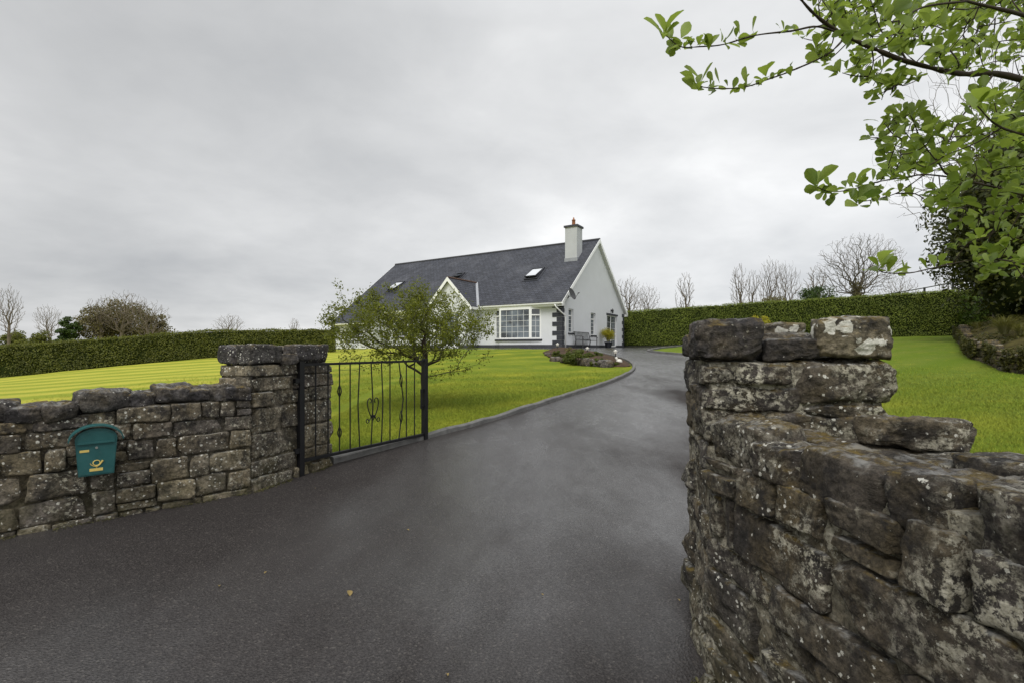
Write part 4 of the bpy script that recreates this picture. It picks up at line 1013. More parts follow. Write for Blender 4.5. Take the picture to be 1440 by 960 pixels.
def drop(o): 
    for c in list(o.children): 
        bpy.data.objects.remove(c)
    bpy.data.objects.remove(o)
def place(proto, u, vt, Y, hh, label, group='bare trees beyond the hedges', rz=0., w=1., first=False):
    """stand a tree of natural height hh so that its tip reaches row vt at distance Y"""
    X = (u - CU) / F * Y; zt_ = H + (HV - vt) / F * Y; zb_ = min(float(gz(X, Y)) - .1, zt_ - 2); s = (zt_ - zb_) / hh
    o = proto
    if not first:
        o = proto.copy(); C.objects.link(o)
        for c in proto.children: d = c.copy(); C.objects.link(d); d.parent = o
    o.location = (X, Y, zb_); o.scale = (s * w, s * w, s); o.rotation_euler = (0, 0, rz)
    o['label'] = label; o['group'] = group; return o
BT = [bare_tree('bare_tree', 61, 8., 1.7, 420, .34, .6), bare_tree('bare_tree', 62, 8., 2.5, 520, .34, .5), bare_tree('bare_tree', 63, 8., 1.1, 300, .32, .7)]
used = set()
def bt(k, *a, **kw): place(BT[k], *a, first=(k not in used), **kw); used.add(k)
hB = 8.0
bt(0, 12, 399, 42, hB, 'tall bare pale branched tree at the far left edge', w=.75)
bt(1, 68, 428, 58, hB, 'small pale bare tree beside the tall one at far left', rz=1, w=.8)
bt(1, 322, 441, 62, hB, 'wide pale bare tree beyond the middle of the left hedge', rz=2.4, w=1.25)
bt(2, 414, 447, 66, hB, 'faint bare tree just left of the flowering lawn tree', rz=.6, w=1.3)
bt(0, 884, 387, 60, hB, 'bare tree rising right behind the house gable eaves', rz=.3, w=1.)
bt(1, 909, 398, 56, hB, 'round bare tree next to the house gable', rz=4., w=.75)
bt(2, 963, 383, 58, hB, 'slim bare tree standing alone between gable and pillar', rz=2., w=1.)
bt(2, 1039, 370, 52, hB, 'slender bare tree, leftmost of the cluster above the pillar', rz=3., w=.85)
bt(2, 1059, 379, 55, hB, 'thin bare tree, second of the cluster above the pillar', rz=5., w=.8)
bt(0, 1083, 360, 50, hB, 'tallest bare tree of the cluster above the pillar', rz=2., w=.7)
bt(1, 1106, 367, 52, hB, 'bare leaning tree, rightmost of the cluster above the pillar', rz=5.5, w=.6)
bt(2, 1147, 374, 64, hB, 'faint pale bare tree behind the green conifer', rz=1.1, w=1.2)
bt(1, 1262, 384, 66, hB, 'faint pale bare tree right of the big round bare tree', rz=.2, w=.8)
bt(0, 1335, 372, 60, hB, 'bare treetop just left of the dark ivy tree', rz=4.4, w=.8)
BIG = bare_tree('bare_tree', 71, 9., 3.9, 1700, .38, .45, False, .0095, True)
place(BIG, 1208, 330, 44, 9., 'large round bare tree with ivy clad trunk above the right hedge', first=True, w=.86)

def bush(name, label, c, rad, n, size, mat, seed, clumps=26, cat='tree', barkm=None, group=None, trunk=True, zlo=-.6, upn=.3):
    """leafy crown made of many leaf clumps around a branching frame"""
    rg = RS(seed); c = np.asarray(c, float); rad = np.asarray(rad, float)
    g0 = float(gz(c[0], c[1])); root = thing(name, (c[0], c[1], g0), label, cat, group)
    cl = ell(rg, clumps, c, rad * .82, .33, zlo)
    if trunk:
        b = np.array([c[0], c[1], g0 - .1]); e = c - ZV * rad[2] * .2
        if e[2] < b[2] + .2: e[2] = b[2] + .2
        tr = [b + (e - b) * t for t in np.linspace(0, 1, 6)]
        ar, par, r, cnt, tips = grow(tr, cl, rg, .3, max(rad) * .12, .15, .012 * max(rad) ** .8 + .002, .5)
        mb = MB(); branches(ar, par, r, lambda q: q > 0, mb, 5); mb.build('trunk', barkm or m_bark, root, True, fix=False)
    Vs = []; Fs = []; off = 0; per = n // clumps
    for p in cl:
        rr = rad.min() * rg.uniform(.22, .42) * np.array([1.15, 1.15, .85]); v = rg.normal(size=(per, 3)); v /= np.linalg.norm(v, axis=1)[:, None]
        q = p + v * (rg.rand(per) ** .35)[:, None] * rr
        a, f = leaves(q, v + np.array([0, 0, upn]), size, rg, .6, .6); Vs.append(a); Fs.append(f + off); off += len(a)
    mk('crown', np.concatenate(Vs), np.concatenate(Fs), mat, root)
    return root
def far_bush(label, u, v0, v1, Y, wpx, mat, seed, n=5000, size=.16, name='leafy_tree', **kw):
    a = at(u, v0, Y); b = at(u, v1, Y); g0 = float(gz(a[0], a[1])); lo = min(b[2], g0 + .4) if kw.pop('ground', True) else b[2]
    return bush(name, label, ((a + [a[0], a[1], lo]) / 2), (wpx / F * Y / 2, wpx / F * Y / 2 * .8, (a[2] - lo) / 2), n, size, mat, seed, **kw)
g = 'budding trees behind the left hedge'
far_bush('low dark green scrub below the tall bare tree at left', 40, 464, 490, 46, 95, m_hedgel, 81, 5000, .17, clumps=40)
far_bush('small dark evergreen left of the brown budding trees', 97, 443, 475, 46, 32, m_evg, 82, 6000, .16, clumps=50)
far_bush('brown budding tree at the left of its clump', 138, 426, 480, 48, 62, m_brownb, 83, 4200, .2, clumps=60)
far_bush('broad brown budding tree in the middle of its clump', 176, 416, 480, 50, 82, m_brownb, 84, 7000, .2, clumps=90)
far_bush('lower brown budding tree at the right of its clump', 216, 434, 480, 49, 50, m_brownb, 85, 3200, .2, clumps=50)
bt(1, 172, 408, 47, hB, 'bare twigged tree top rising from the brown budding clump', rz=3.3, w=1.1)
bt(0, 140, 416, 47, hB, 'bare twigged tree on the left inside the brown budding clump', rz=1.3, w=1.)
bt(1, 208, 421, 47, hB, 'bare twigged tree on the right inside the brown budding clump', rz=.3, w=1.2)
far_bush('tiny round bush top showing over the left hedge', 263, 464, 478, 60, 14, m_hedgel, 86, 700, .15, clumps=10)
far_bush('low bush top showing over the hedge near the lawn tree', 383, 462, 474, 60, 24, m_hedgel, 87, 900, .15, clumps=12)
far_bush('brown twiggy scrub between the bare cluster and conifer', 1094, 414, 436, 46, 62, m_brownb, 88, 6000, .18, clumps=50)
far_bush('dark green conifer like bush above the hedge left of the big bare tree', 1149, 398, 446, 44, 66, m_evg, 89, 9000, .17, clumps=70)
far_bush('green bush top just right of the big bare tree', 1270, 402, 425, 42, 26, m_hedgel, 90, 1200, .14, clumps=14)
far_bush('golden green shrub behind the gap in the near pillar top', 1066, 438, 478, 24, 34, m_yel, 91, 1500, .07, name='golden_shrub', cat='shrub', clumps=26)

# ---------------------------------------------------------------- dark ivy clad tree and bank on the right
rwp = np.array([at(1349, 474, 22.)[:2], at(1360, 490, 18.)[:2], at(1372, 503, 15.)[:2], at(1400, 509, 13.6)[:2], at(1440, 526, 12.)[:2], (14.2, 10.6), (17.0, 9.2)])
rwc = catmull(rwp, 6); T_ = np.gradient(rwc, axis=0); T_ /= np.linalg.norm(T_, axis=1)[:, None]; Nw = np.stack([-T_[:, 1], T_[:, 0]], 1); 
if (Nw[len(Nw) // 2] @ np.array([1, 1])) < 0: Nw = -Nw
rt = thing('retaining_wall', (*rwc[15], float(gz(*rwc[15]))), 'low mossy dry stone wall holding the rough bank at the right of the lawn', 'retaining wall')
st = Stones(95, .9)
for i in range(0, len(rwc) - 1):
    L = np.linalg.norm(rwc[i + 1] - rwc[i]); ex = np.array([*norm(rwc[i + 1] - rwc[i]), 0]); ey = np.array([*Nw[i], 0]); g0 = float(gz(*rwc[i])); z = -.1; hw = .36 + .10 * math.sin(i * .5)
    while z < hw:
        h = st.rng.uniform(.12, .24); w0 = 0.
        while w0 < L:
            w = min(st.rng.uniform(.25, .6), L - w0 + .05); c = np.array([*rwc[i], g0]) + ex * (w0 + w / 2) + ZV * (z + h / 2) - ey * st.rng.uniform(-.03, .05); st.add(c, (w, .3, h), ex, ey, ZV, 5, .2, 6., 4); w0 += w
        z += h
st.build('stonework', stone_mat('mossy_dry_stone', [(.065, .055, .034), (.10, .082, .05), (.05, .046, .03)], .1, .0, .9), rt)
V = []; nb = 12
for i in range(len(rwc)):
    g0 = float(gz(*rwc[i]))
    for j in range(nb + 1):
        t = j / nb; q = rwc[i] + Nw[i] * (.12 + t * 9.); z = g0 + .40 + 2.0 * (1 - (1 - t) ** 2.2) + .12 * fbm(np.array([q[0] * .9, q[1] * .9, 1.]), 4)
        if t > .8: z = z * 1.0
        V.append((q[0], q[1], max(z, float(gz(*q)) + .2)))
Fc = [(i * (nb + 1) + j, i * (nb + 1) + j + 1, (i + 1) * (nb + 1) + j + 1, (i + 1) * (nb + 1) + j) for i in range(len(rwc) - 1) for j in range(nb)]
bankV = np.array(V)
tag(mk('bank', V, Fc, m_bank, smooth=True, fix=True), kind='structure')
rg = RS(97); n = 16000; i_ = rg.randint(0, len(Fc), n); fa = np.array(Fc)[i_]; a = rg.rand(n, 1); b = rg.rand(n, 1)
q = (bankV[fa[:, 0]] * (1 - a) + bankV[fa[:, 1]] * a) * (1 - b) + (bankV[fa[:, 3]] * (1 - a) + bankV[fa[:, 2]] * a) * b
kx = (fbm(q * .8, 2) > -.25); q = q[kx]
k_ = rg.randint(0, len(rwc) - 1, 5200); t_ = rg.rand(5200, 1); p2 = rwc[k_] * (1 - t_) + rwc[k_ + 1] * t_; hq = rg.rand(5200) ** .8 * .55
q2 = np.column_stack([p2 - Nw[k_] * (.17 + .06 * rg.rand(5200, 1)), gz(p2[:, 0], p2[:, 1]) + hq]); q2 = q2[fbm(q2 * 1.6, 3) > -.12]      # moss and creeping plants over the low wall
q = np.concatenate([q, q2])
v, f = leaves(q + ZV * .03, np.tile([0, 0, .6], (len(q), 1)), .12, rg, .3, .7)
tag(mk('bank_ground_cover', v, f, leafmat('bank_cover', (.035, .042, .008), (.065, .066, .012), (.11, .10, .02), .2, .5)), kind='stuff')
def tuft(label, p, hh, n, mat, seed):
    rg = RS(seed); V = []; Fc = []
    for i in range(n):
        d = rg.normal(size=2); d /= np.linalg.norm(d); sp_ = rg.uniform(.1, .95) * hh; h_ = hh * rg.uniform(.5, 1); w = np.array([-d[1], d[0]]) * .008; b = d * rg.uniform(0, .09)
        o = len(V)
        for t in (0, .4, .75, 1): 
            c = np.array([*(b + d * sp_ * t ** 1.7), h_ * (t * 1.25 - .5 * t ** 3)]); V += [p + c + np.array([*w, 0]) * (1 - t * .9), p + c - np.array([*w, 0]) * (1 - t * .9)]
        for k in range(3): Fc.append((o + k * 2, o + k * 2 + 1, o + k * 2 + 3, o + k * 2 + 2))
    return tag(mk('grass_tuft', V, Fc, mat), label, 'grass tuft')
def on_bank(u, Y): 
    X = (u - CU) / F * Y; d = np.hypot(bankV[:, 0] - X, bankV[:, 1] - Y); return np.array([X, Y, bankV[d.argmin(), 2]])
tuft('large pale dry grass tuft on the bank', on_bank(1412, 14.6), .8, 420, m_dry, 98)
tuft('small yellowed grass tuft near the far end of the bank', on_bank(1374, 19.0), .5, 260, m_dry, 99)
tuft('grass tuft on the bank at the right picture edge', on_bank(1436, 14.0), .5, 260, m_dry, 100)
ivt = bush('ivy_tree', 'huge dark ivy covered evergreen tree on the bank at right', (21.0, 18.6, 6.3), (3.6, 3.4, 5.3), 60000, .17, m_ivy, 101, clumps=150, barkm=m_barkd, zlo=-.98, upn=.1)
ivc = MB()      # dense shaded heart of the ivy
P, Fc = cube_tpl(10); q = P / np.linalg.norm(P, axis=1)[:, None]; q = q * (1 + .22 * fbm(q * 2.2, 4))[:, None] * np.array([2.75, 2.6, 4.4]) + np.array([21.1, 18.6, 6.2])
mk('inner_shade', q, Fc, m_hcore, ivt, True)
bush('ivy_tree', 'dark ivy covered evergreen running out of the picture at far right', (21.6, 15.0, 5.2), (3.3, 2.6, 3.6), 26000, .17, m_ivy, 102, clumps=90, barkm=m_barkd, zlo=-.98, upn=.1)
TW = bare_tree('bare_tree', 103, 7., 3.0, 1200, .3, .4, False, .0035)
place(TW, 1400, 60, 22.5, 7., 'thin tangle of bare twigs hanging beside the ivy tree', first=True, w=.8)

# ---------------------------------------------------------------- small tree on the lawn behind the gate
rg = RS(111); tx = np.array([-1.66, 9.1]); tg = float(gz(*tx))
apple = thing('lawn_tree', (*tx, tg), 'small spreading tree with sparse young olive leaves on the lawn behind the gate', 'tree')
cz = H + (HV - 452) / F * 9.1; ctr = np.array([-1.95, 9.1, cz - .06])
tr = [np.array([tx[0] + .03 * math.sin(i), tx[1], tg - .05 + (1.16 - tg + .12 * 0 + .0) * i / 6 + .0]) for i in range(7)]
tr = [np.array([tx[0] + .02 * math.sin(i * 1.7), tx[1], tg - .05 + (1.55 - tg) * i / 6]) for i in range(7)]
att = ell(rg, 760, ctr, np.array([1.62, 1.25, .70]), .45)
att = att[fbm(att * 1.7, 2) > -.22]
ext = [at(u, v, 9.1 + dy) for u, v, dy in [(474, 398, .1), (480, 415, .2), (458, 436, -.2), (466, 430, .3), (590, 396, .1), (583, 402, -.2), (600, 404, .3), (540, 402, .2), (520, 408, -.3), (700, 440, .2), (690, 470, -.2), (686, 500, .1), (672, 512, .2), (650, 430, -.1), (470, 470, .3), (460, 455, .2), (480, 505, -.2), (500, 520, .2), (505, 412, .3), (640, 500, .3), (620, 415, .2), (476, 520, 0.1), (530, 515, -.3), (490, 490, .2), (515, 500, -.2), (548, 508, .3), (560, 500, -.3), (575, 515, .2), (620, 505, .3), (660, 490, -.2), (465, 490, .1), (500, 470, -.3), (640, 520, .1), (664, 515, -.3), (694, 455, .3)]]
att = np.concatenate([att, ext])
ar, par, r, cnt, tips = grow(tr, att, rg, .5, .09, .2, .0032, .5, droop=.05); r[:7] = np.maximum(r[:7], np.linspace(.062, .05, 7))
mb = MB(); branches(ar, par, r, lambda q: q >= .016, mb, 7); mb.build('trunk', m_barkd, apple, True, fix=False)
mb = MB(); branches(ar, par, r, lambda q: q < .016, mb, 4); mb.build('branch', m_barkl, apple, False, fix=False)
i_ = np.nonzero((cnt <= 9))[0]; i_ = i_[i_ > 12]; i_ = i_[fbm(ar[i_] * 2.3 + 5, 2) > -.35]
q = np.repeat(ar[i_], 20, 0) ; q = q + rg.normal(size=q.shape) * np.array([.05, .05, .05])
v, f = leaves(q, rg.normal(size=q.shape) + [0, 0, .5], .047, rg, .5, .3); mk('leaves', v, f, m_apple, apple)
print('lawn tree nodes', len(ar), 'leaves', len(q))

# ---------------------------------------------------------------- broad leaved tree overhanging from the right
rg = RS(121)
beam = thing('overhanging_tree', (4.3, 3.3, float(gz(4.3, 3.3))), 'fresh green broad leaved tree overhanging from the upper right corner', 'tree')
g0 = float(gz(4.3, 3.3))
def dpath(pts): return [at(u, v, y) for u, v, y in pts]
trunk = [np.array([4.3, 3.3, g0 - .1]), np.array([4.25, 3.3, g0 + .8]), np.array([4.2, 3.25, g0 + 1.6]), np.array([4.0, 3.2, 2.5]), np.array([3.9, 3.15, 3.3]), np.array([3.8, 3.1, 4.2])]
mb = MB(); mb.tube(catmull(trunk, 4), np.linspace(.13, .05, len(catmull(trunk, 4))), 10); mb.build('trunk', m_barkd, beam, True)
limbs = {
 'A': ([(1560, 150, 2.9), (1417, 107, 2.7), (1350, 104, 2.6), (1276, 87, 2.5), (1234, 71, 2.45), (1188, 50, 2.4), (1147, 22, 2.35), (1110, -20, 2.3)], .020),
 'A1': ([(1188, 50, 2.4), (1150, 38, 2.35), (1113, 44, 2.3), (1063, 50, 2.28), (1017, 63, 2.25), (985, 66, 2.22), (957, 66, 2.2), (936, 50, 2.2)], .006),
 'A2': ([(1190, 52, 2.4), (1163, 77, 2.38), (1113, 100, 2.35), (1080, 112, 2.33), (1047, 123, 2.3), (1010, 125, 2.28), (982, 122, 2.27)], .006),
 'B': ([(1560, 60, 2.3), (1440, 22, 2.1), (1360, 2, 2.0), (1300, -20, 2.0)], .012),
 'B2': ([(1360, 2, 2.0), (1300, 10, 1.95), (1262, 30, 1.9), (1240, 28, 1.85)], .006),
 'C': ([(1395, 107, 2.65), (1372, 140, 2.6), (1351, 167, 2.55), (1330, 205, 2.5), (1310, 225, 2.5)], .008),
 'C2': ([(1580, 330, 2.6), (1440, 275, 2.5), (1342, 250, 2.45), (1320, 230, 2.4), (1297, 200, 2.4), (1280, 160, 2.4)], .008),
 'D': ([(1342, 250, 2.45), (1300, 246, 2.4), (1272, 250, 2.4), (1235, 256, 2.35), (1197, 267, 2.3), (1168, 270, 2.28), (1150, 264, 2.25)], .005),
 'D2': ([(1300, 246, 2.4), (1265, 270, 2.4), (1234, 280, 2.35), (1205, 285, 2.3)], .004),
 'E': ([(1580, 420, 2.5), (1440, 372, 2.35), (1372, 366, 2.3), (1313, 377, 2.25), (1280, 384, 2.22), (1247, 384, 2.2), (1235, 380, 2.2)], .006),
 'G': ([(1560, 220, 2.2), (1440, 190, 2.0), (1400, 175, 1.95), (1375, 150, 1.9)], .008),
 'Hh': ([(1276, 87, 2.5), (1262, 66, 2.5), (1240, 45, 2.5), (1228, 10, 2.5)], .007),
}
nodes = []; mbL = MB(); spots = []
for nm, (pts, r0) in limbs.items():
    c = catmull(dpath(pts), 6); mbL.tube(c, np.linspace(r0 * .8, max(.002, r0 * .3), len(c)) * (1 + .12 * rg.normal(size=len(c))), 6, True); nodes += list(c)
    if nm in ('A1', 'A2', 'D', 'D2', 'E', 'B2', 'C', 'C2', 'G', 'Hh'):
        for t in np.linspace(.35 if nm in ('A1', 'A2', 'D', 'D2') else .2, 1, {'A1': 9, 'A2': 9, 'D': 8, 'D2': 4, 'E': 6}.get(nm, 5)): spots.append((c[int(t * (len(c) - 1))], t))
def inp(poly_, n, y0, y1):
    P_ = np.array(poly_, float); o = []
    while len(o) < n:
        u = rg.uniform(P_[:, 0].min(), P_[:, 0].max()); v = rg.uniform(P_[:, 1].min(), P_[:, 1].max())
        if inpoly(np.array([u]), np.array([v]), P_)[0]: o.append(at(u, v, rg.uniform(y0, y1)))
    return o
tg_ = inp([(1120, -30), (1500, -30), (1500, 105), (1300, 95), (1215, 70), (1150, 30)], 250, 2.1, 3.3) + inp([(1120, 40), (1215, 75), (1300, 112), (1240, 130), (1150, 90)], 26, 2.3, 2.7) \
    + inp([(1215, 205), (1235, 160), (1300, 165), (1345, 190), (1400, 130), (1500, 100), (1500, 310), (1380, 290), (1300, 290), (1240, 240)], 200, 2.1, 3.3) \
    + inp([(1330, 285), (1500, 290), (1500, 420), (1390, 395), (1340, 350)], 52, 2.1, 3.2) + inp([(1215, 110), (1262, 125), (1240, 150)], 4, 2.3, 2.5)
nodes = np.array(nodes); mbT = mbL
allspots = [(p, 2.6 if t > .99 else rg.uniform(.7, 1.3)) for p, t in spots]
for p in tg_:
    d = np.linalg.norm(nodes - p, axis=1) + .25 * np.maximum(0, nodes[:, 0] * -1 + p[0]); j = d.argmin(); a = nodes[j]; L = np.linalg.norm(p - a)
    mid = (a + p) / 2 + rg.normal(size=3) * L * .12; c = catmull([a, mid, p], 4); mbT.tube(c, np.linspace(.0032 + .002 * L, .0018, len(c)), 4, False)
    nodes = np.concatenate([nodes, c[2:]]); allspots.append((p, 1.))
    if L > .25: allspots.append((c[len(c) // 2], .7))

mbL.build('branches', m_barkd, beam, True, fix=False)
# one leaf: obovate, folded on its rib and drooping at the tip
rows = [(0., .02), (.18, .11), (.42, .25), (.68, .325), (.90, .24), (1., .05)]
def leafgeo(o, d, nrm, L, bend, wd, cup):
    sd = norm(np.cross(d, nrm)); nn = np.cross(sd, d); V = []
    for (t, w) in rows:
        c = o + d * (L * (t + .12)) + nn * (-bend * L * t * t)
        for sg in (-1, 0, 1): V.append(c + sd * sg * w * wd * L + nn * (abs(sg) * cup * w * L))
    return V
LF = [(i * 3 + j, i * 3 + j + 1, i * 3 + 4 + j, i * 3 + 3 + j) for i in range(5) for j in range(2)]
V = []; Fc = []
for (p, sc_) in allspots:
    ax = norm(rg.normal(size=3) * .55 + np.array([-.25, -.1, .8])); m_ = rg.randint(4, 8); ph = rg.uniform(0, 6.28)
    e1 = norm(np.cross(ax, [.3, .9, .1])); e2 = np.cross(ax, e1)
    for k in range(m_):
        a = ph + k * 2.4; op = rg.uniform(.45, 1.25); d = norm(ax * math.cos(op) + (e1 * math.cos(a) + e2 * math.sin(a)) * math.sin(op)); nr = norm(ax - d * (ax @ d) + rg.normal(size=3) * .15)
        o = len(V); V += leafgeo(p + rg.normal(size=3) * .012, d, nr, rg.uniform(.032, .076) * sc_ ** .4, rg.uniform(-.05, .35), rg.uniform(.8, 1.1), rg.uniform(.1, .7)); Fc += [tuple(o + i for i in q) for q in LF]
mk('leaves', V, np.array(Fc), m_beam, beam, True)
print('beam leaves', len(Fc) // 10)

# ---------------------------------------------------------------- flower bed in front of the house, its shrubs, stones, lamps
bed = np.array([at(u, v, 1)[:2] * 0 + p for (u, v), p in zip([(0, 0)] * 1, [0])]) if 0 else None
def gpt(u, v, lo=6, hi=45):
    ys_ = np.linspace(lo, hi, 800); z = gz((u - CU) / F * ys_, ys_); vv = HV - (z - H) / ys_ * F
    ok = np.nonzero(vv <= v)[0]; y = ys_[ok[0]] if len(ok) else hi
    return np.array([(u - CU) / F * y, y, float(gz((u - CU) / F * y, y))])
be = [(763, 496.), (770, 502), (790, 509), (815, 513.5), (850, 516), (880, 516)]
inner = np.array([gpt(u, v)[:2] for u, v in be]); print('bed', inner)
oc = LE[(np.abs(LE[:, 1] - inner[-1][1])).argmin():-3]
bp = np.concatenate([inner, oc[1:] + np.array([-.16, 0])]); 
bxg, byg = np.meshgrid(np.arange(bp[:, 0].min(), bp[:, 0].max(), .2), np.arange(bp[:, 1].min(), bp[:, 1].max(), .2)); bxg = bxg.ravel(); byg = byg.ravel(); k = inpoly(bxg, byg, bp) & (segdist(bxg, byg, bp) > .1)
cd = delaunay_2d_cdt([Vector(p) for p in bp] + [Vector((a, b)) for a, b in zip(bxg[k], byg[k])], [], [list(range(len(bp)))], 1, 1e-4); V2 = np.array([tuple(v) for v in cd[0]]); dd = segdist(V2[:, 0], V2[:, 1], bp)
V3 = np.column_stack([V2, gz(V2[:, 0], V2[:, 1]) + .03 + np.minimum(dd, .5) * .25 + .03 * fbm(np.column_stack([V2 * 3, V2[:, 0] * 0]), 3)])
tag(mk('flower_bed', V3, [tuple(f) for f in cd[2]], m_soil, smooth=True, fix=True), kind='structure')
def sh(label, u, v, wpx, hpx, mat, seed, n=1600, size=.05):
    p = gpt(u, v); k = p[1] / F; return bush('bed_shrub', label, p + ZV * (hpx * k * .5), (wpx * k / 2, wpx * k / 2, hpx * k * .55), n, size, mat, seed, clumps=26, cat='shrub', trunk=True, zlo=-.9)
sh('rounded dark green shrub in the middle of the bed', 813, 513, 38, 22, m_shrub, 131, 4600)
sh('low green shrub at the left end of the bed', 785, 505, 24, 13, m_shrub, 132, 2200)
sh('small ground hugging shrub right of the rounded one', 842, 513, 24, 10, m_shrub, 133, 1800)
sh('small brown tinted shrub at the back of the bed', 800, 498, 20, 10, m_brownb, 134, 1500)
sh('upright green plant between the rocks at the front left of the bed', 797, 511, 16, 12, m_shrub, 136, 1200)
sh('small olive shrub behind the rounded one', 828, 506, 20, 10, m_shrub, 137, 1500)
sh('low yellowish plant in the bare soil at the right', 855, 511, 14, 6, m_yel, 138, 500)
sh('spreading green shrub at the back right of the bed', 838, 505, 24, 11, m_shrub, 139, 1700)
sh('low bright green mound at the front edge of the bed', 834, 515, 16, 7, m_shrub, 140, 900)
sh('tiny green plant at the right tip of the bed', 866, 515, 12, 6, m_shrub, 135, 500)
rk = [(770, 500, .3, 'small dark rock at the left tip of the bed'), (781, 508, .38, 'dark rock at the front left of the bed'), (794, 510, .42, 'grey rock left of the rounded shrub'), (828, 514, .55, 'pale grey rock right of the rounded shrub'), (838, 515, .35, 'small rock on the front edge of the bed'), (852, 516, .5, 'flat reddish rock at the right front of the bed'), (845, 505, .3, 'small rock in the bare soil at the back right')]
for i, (u, v, s, lab) in enumerate(rk):
    p = gpt(u, v); st = Stones(140 + i); st.add(p + ZV * s * .22, (s, s * .7, s * .55), norm([1, .3 * math.sin(i), 0]), norm([-.3 * math.sin(i), 1, 0]), ZV, 8, .3, 4., 8); o = st.build('rock', m_rock, None); tag(o, lab, 'rock', 'rocks edging the flower bed')
def glamp(label, u, v, hpx, seed):
    p = gpt(u, v); p[2] += .1; k = p[1] / F * hpx; t = thing('garden_lamp', tuple(p), label, 'garden lamp', 'small garden lamps around the flower bed')
    mb = MB(); mb.tube([p - ZV * .1, p + ZV * k * .55], .022, 8); mb.build('stake', m_iron, t)
    mb = MB(); mb.lathe(p + ZV * k * .5, [(.03, 0), (.06, .02), (.075, k * .3)], 10); mb.build('globe', m_lampw, t, True)
    mb = MB(); mb.lathe(p + ZV * k * .8, [(.09, 0), (.085, .02), (.03, k * .14), (.015, k * .2)], 10); mb.build('cap', m_lampw, t, True)
glamp('pale garden lamp in front of the house quoins', 784, 494, 9, 1)
glamp('pale garden lamp behind the rounded shrub', 826, 500, 9, 2)
glamp('pale garden lamp near the right tip of the bed', 865.5, 507, 12, 3)
p = gpt(870.5, 513); t = thing('bird_ornament', tuple(p), 'white bird shaped stone ornament at the right tip of the bed', 'ornament')
def blob(c, r, k=10): 
    P, Fc = cube_tpl(5); q = P / np.linalg.norm(P, axis=1)[:, None]; return np.asarray(c) + q * np.asarray(r), Fc
v, f = blob(p + ZV * .12, (.12, .085, .1)); mk('body', v, f, m_lampw, t, True)
mb = MB(); mb.tube([p + [-.06, 0, .17], p + [-.085, 0, .22], p + [-.09, 0, .26], p + [-.1, 0, .29]], [.045, .04, .045, .02], 8); mb.tube([p + [-.11, 0, .265], p + [-.155, 0, .26]], [.025, .006], 8); mb.build('head', m_lampw, t, True)
# potted shrub by the patio door
tp = -.55; pp_ = HP(tp, gps(855.5, tp), 0); pp_[2] = float(gz(pp_[0], pp_[1])) + .0
pt = thing('potted_shrub', tuple(pp_), 'round golden shrub in a dark pot beside the patio door', 'potted plant')
mb = MB(); mb.lathe(pp_, [(.17, 0), (.19, .02), (.25, .36), (.28, .38), (.28, .43), (.24, .43), (.23, .38)], 18); mb.build('pot', m_pot, pt, True)
rg = RS(151); cl = ell(rg, 34, pp_ + ZV * .92, (.42, .42, .36), .4); 
tr = [pp_ + ZV * z for z in (.36, .45, .55, .65)]; ar, par, r, cnt, tips = grow(tr, cl, rg, .3, .08, .15, .004, .5); mb = MB(); branches(ar, par, r, lambda q: q > 0, mb, 4); mb.build('stem', m_bark, pt, fix=False)
q = np.repeat(cl, 150, 0) + rg.normal(size=(len(cl) * 150, 3)) * .10; v, f = leaves(q, q - pp_ - ZV * .8, .05, rg, .5, .5); mk('foliage', v, f, m_yel, pt)

# fallen leaves on the tarmac
lf = [(490, 832, .05, 'curled tan leaf lying alone on the tarmac in the middle foreground'), (571, 746, .024, ''), (308, 828, .024, ''), (376, 806, .02, ''), (444, 688, .022, ''), (952, 845, .02, ''), (630, 955, .022, ''), (760, 838, .018, '')]
for i, (u, v, s, lab) in enumerate(lf):
    p = gpt(u, v, 1.5, 12); rg = RS(160 + i); a = rg.uniform(0, 6.28); V = leafgeo(p + ZV * .012, norm([math.cos(a), math.sin(a), .12]), norm([.2, .1, 1]), s, .3, 1., .6); o = mk('fallen_leaf', V, LF, m_fallen)
    tag(o, lab or 'tiny pale leaf scrap scattered on the dark driveway', 'leaf', None if lab else 'leaf scraps on the driveway')

# moss, grit and small weeds gathered along the wall feet
rg = RS(181); mp = []
for a, b, o, n in ((P0 + dirw * 3.6, P0, nw, 1500), (P0, PR, npl, 700), (Q0 + dq * 1.6, Q0, nq, 900)):
    t = rg.rand(n, 1); d = np.abs(rg.normal(size=(n, 1))) * .028 + .005; q = a * (1 - t) + b * t + o * (d + .012); q = q[fbm(q * 2.4, 3) > -.15]; q[:, 2] = gz(q[:, 0], q[:, 1]) + .004 + .014 * rg.rand(len(q)); mp.append(q)
q = np.concatenate(mp); v, f = leaves(q, np.tile([0, 0, 1.], (len(q), 1)), .016, rg, .5, .6)
tag(mk('wall_foot_moss', v, f, leafmat('moss_and_grit', (.05, .055, .012), (.085, .075, .03), (.13, .115, .06), .1, .6)), kind='stuff')
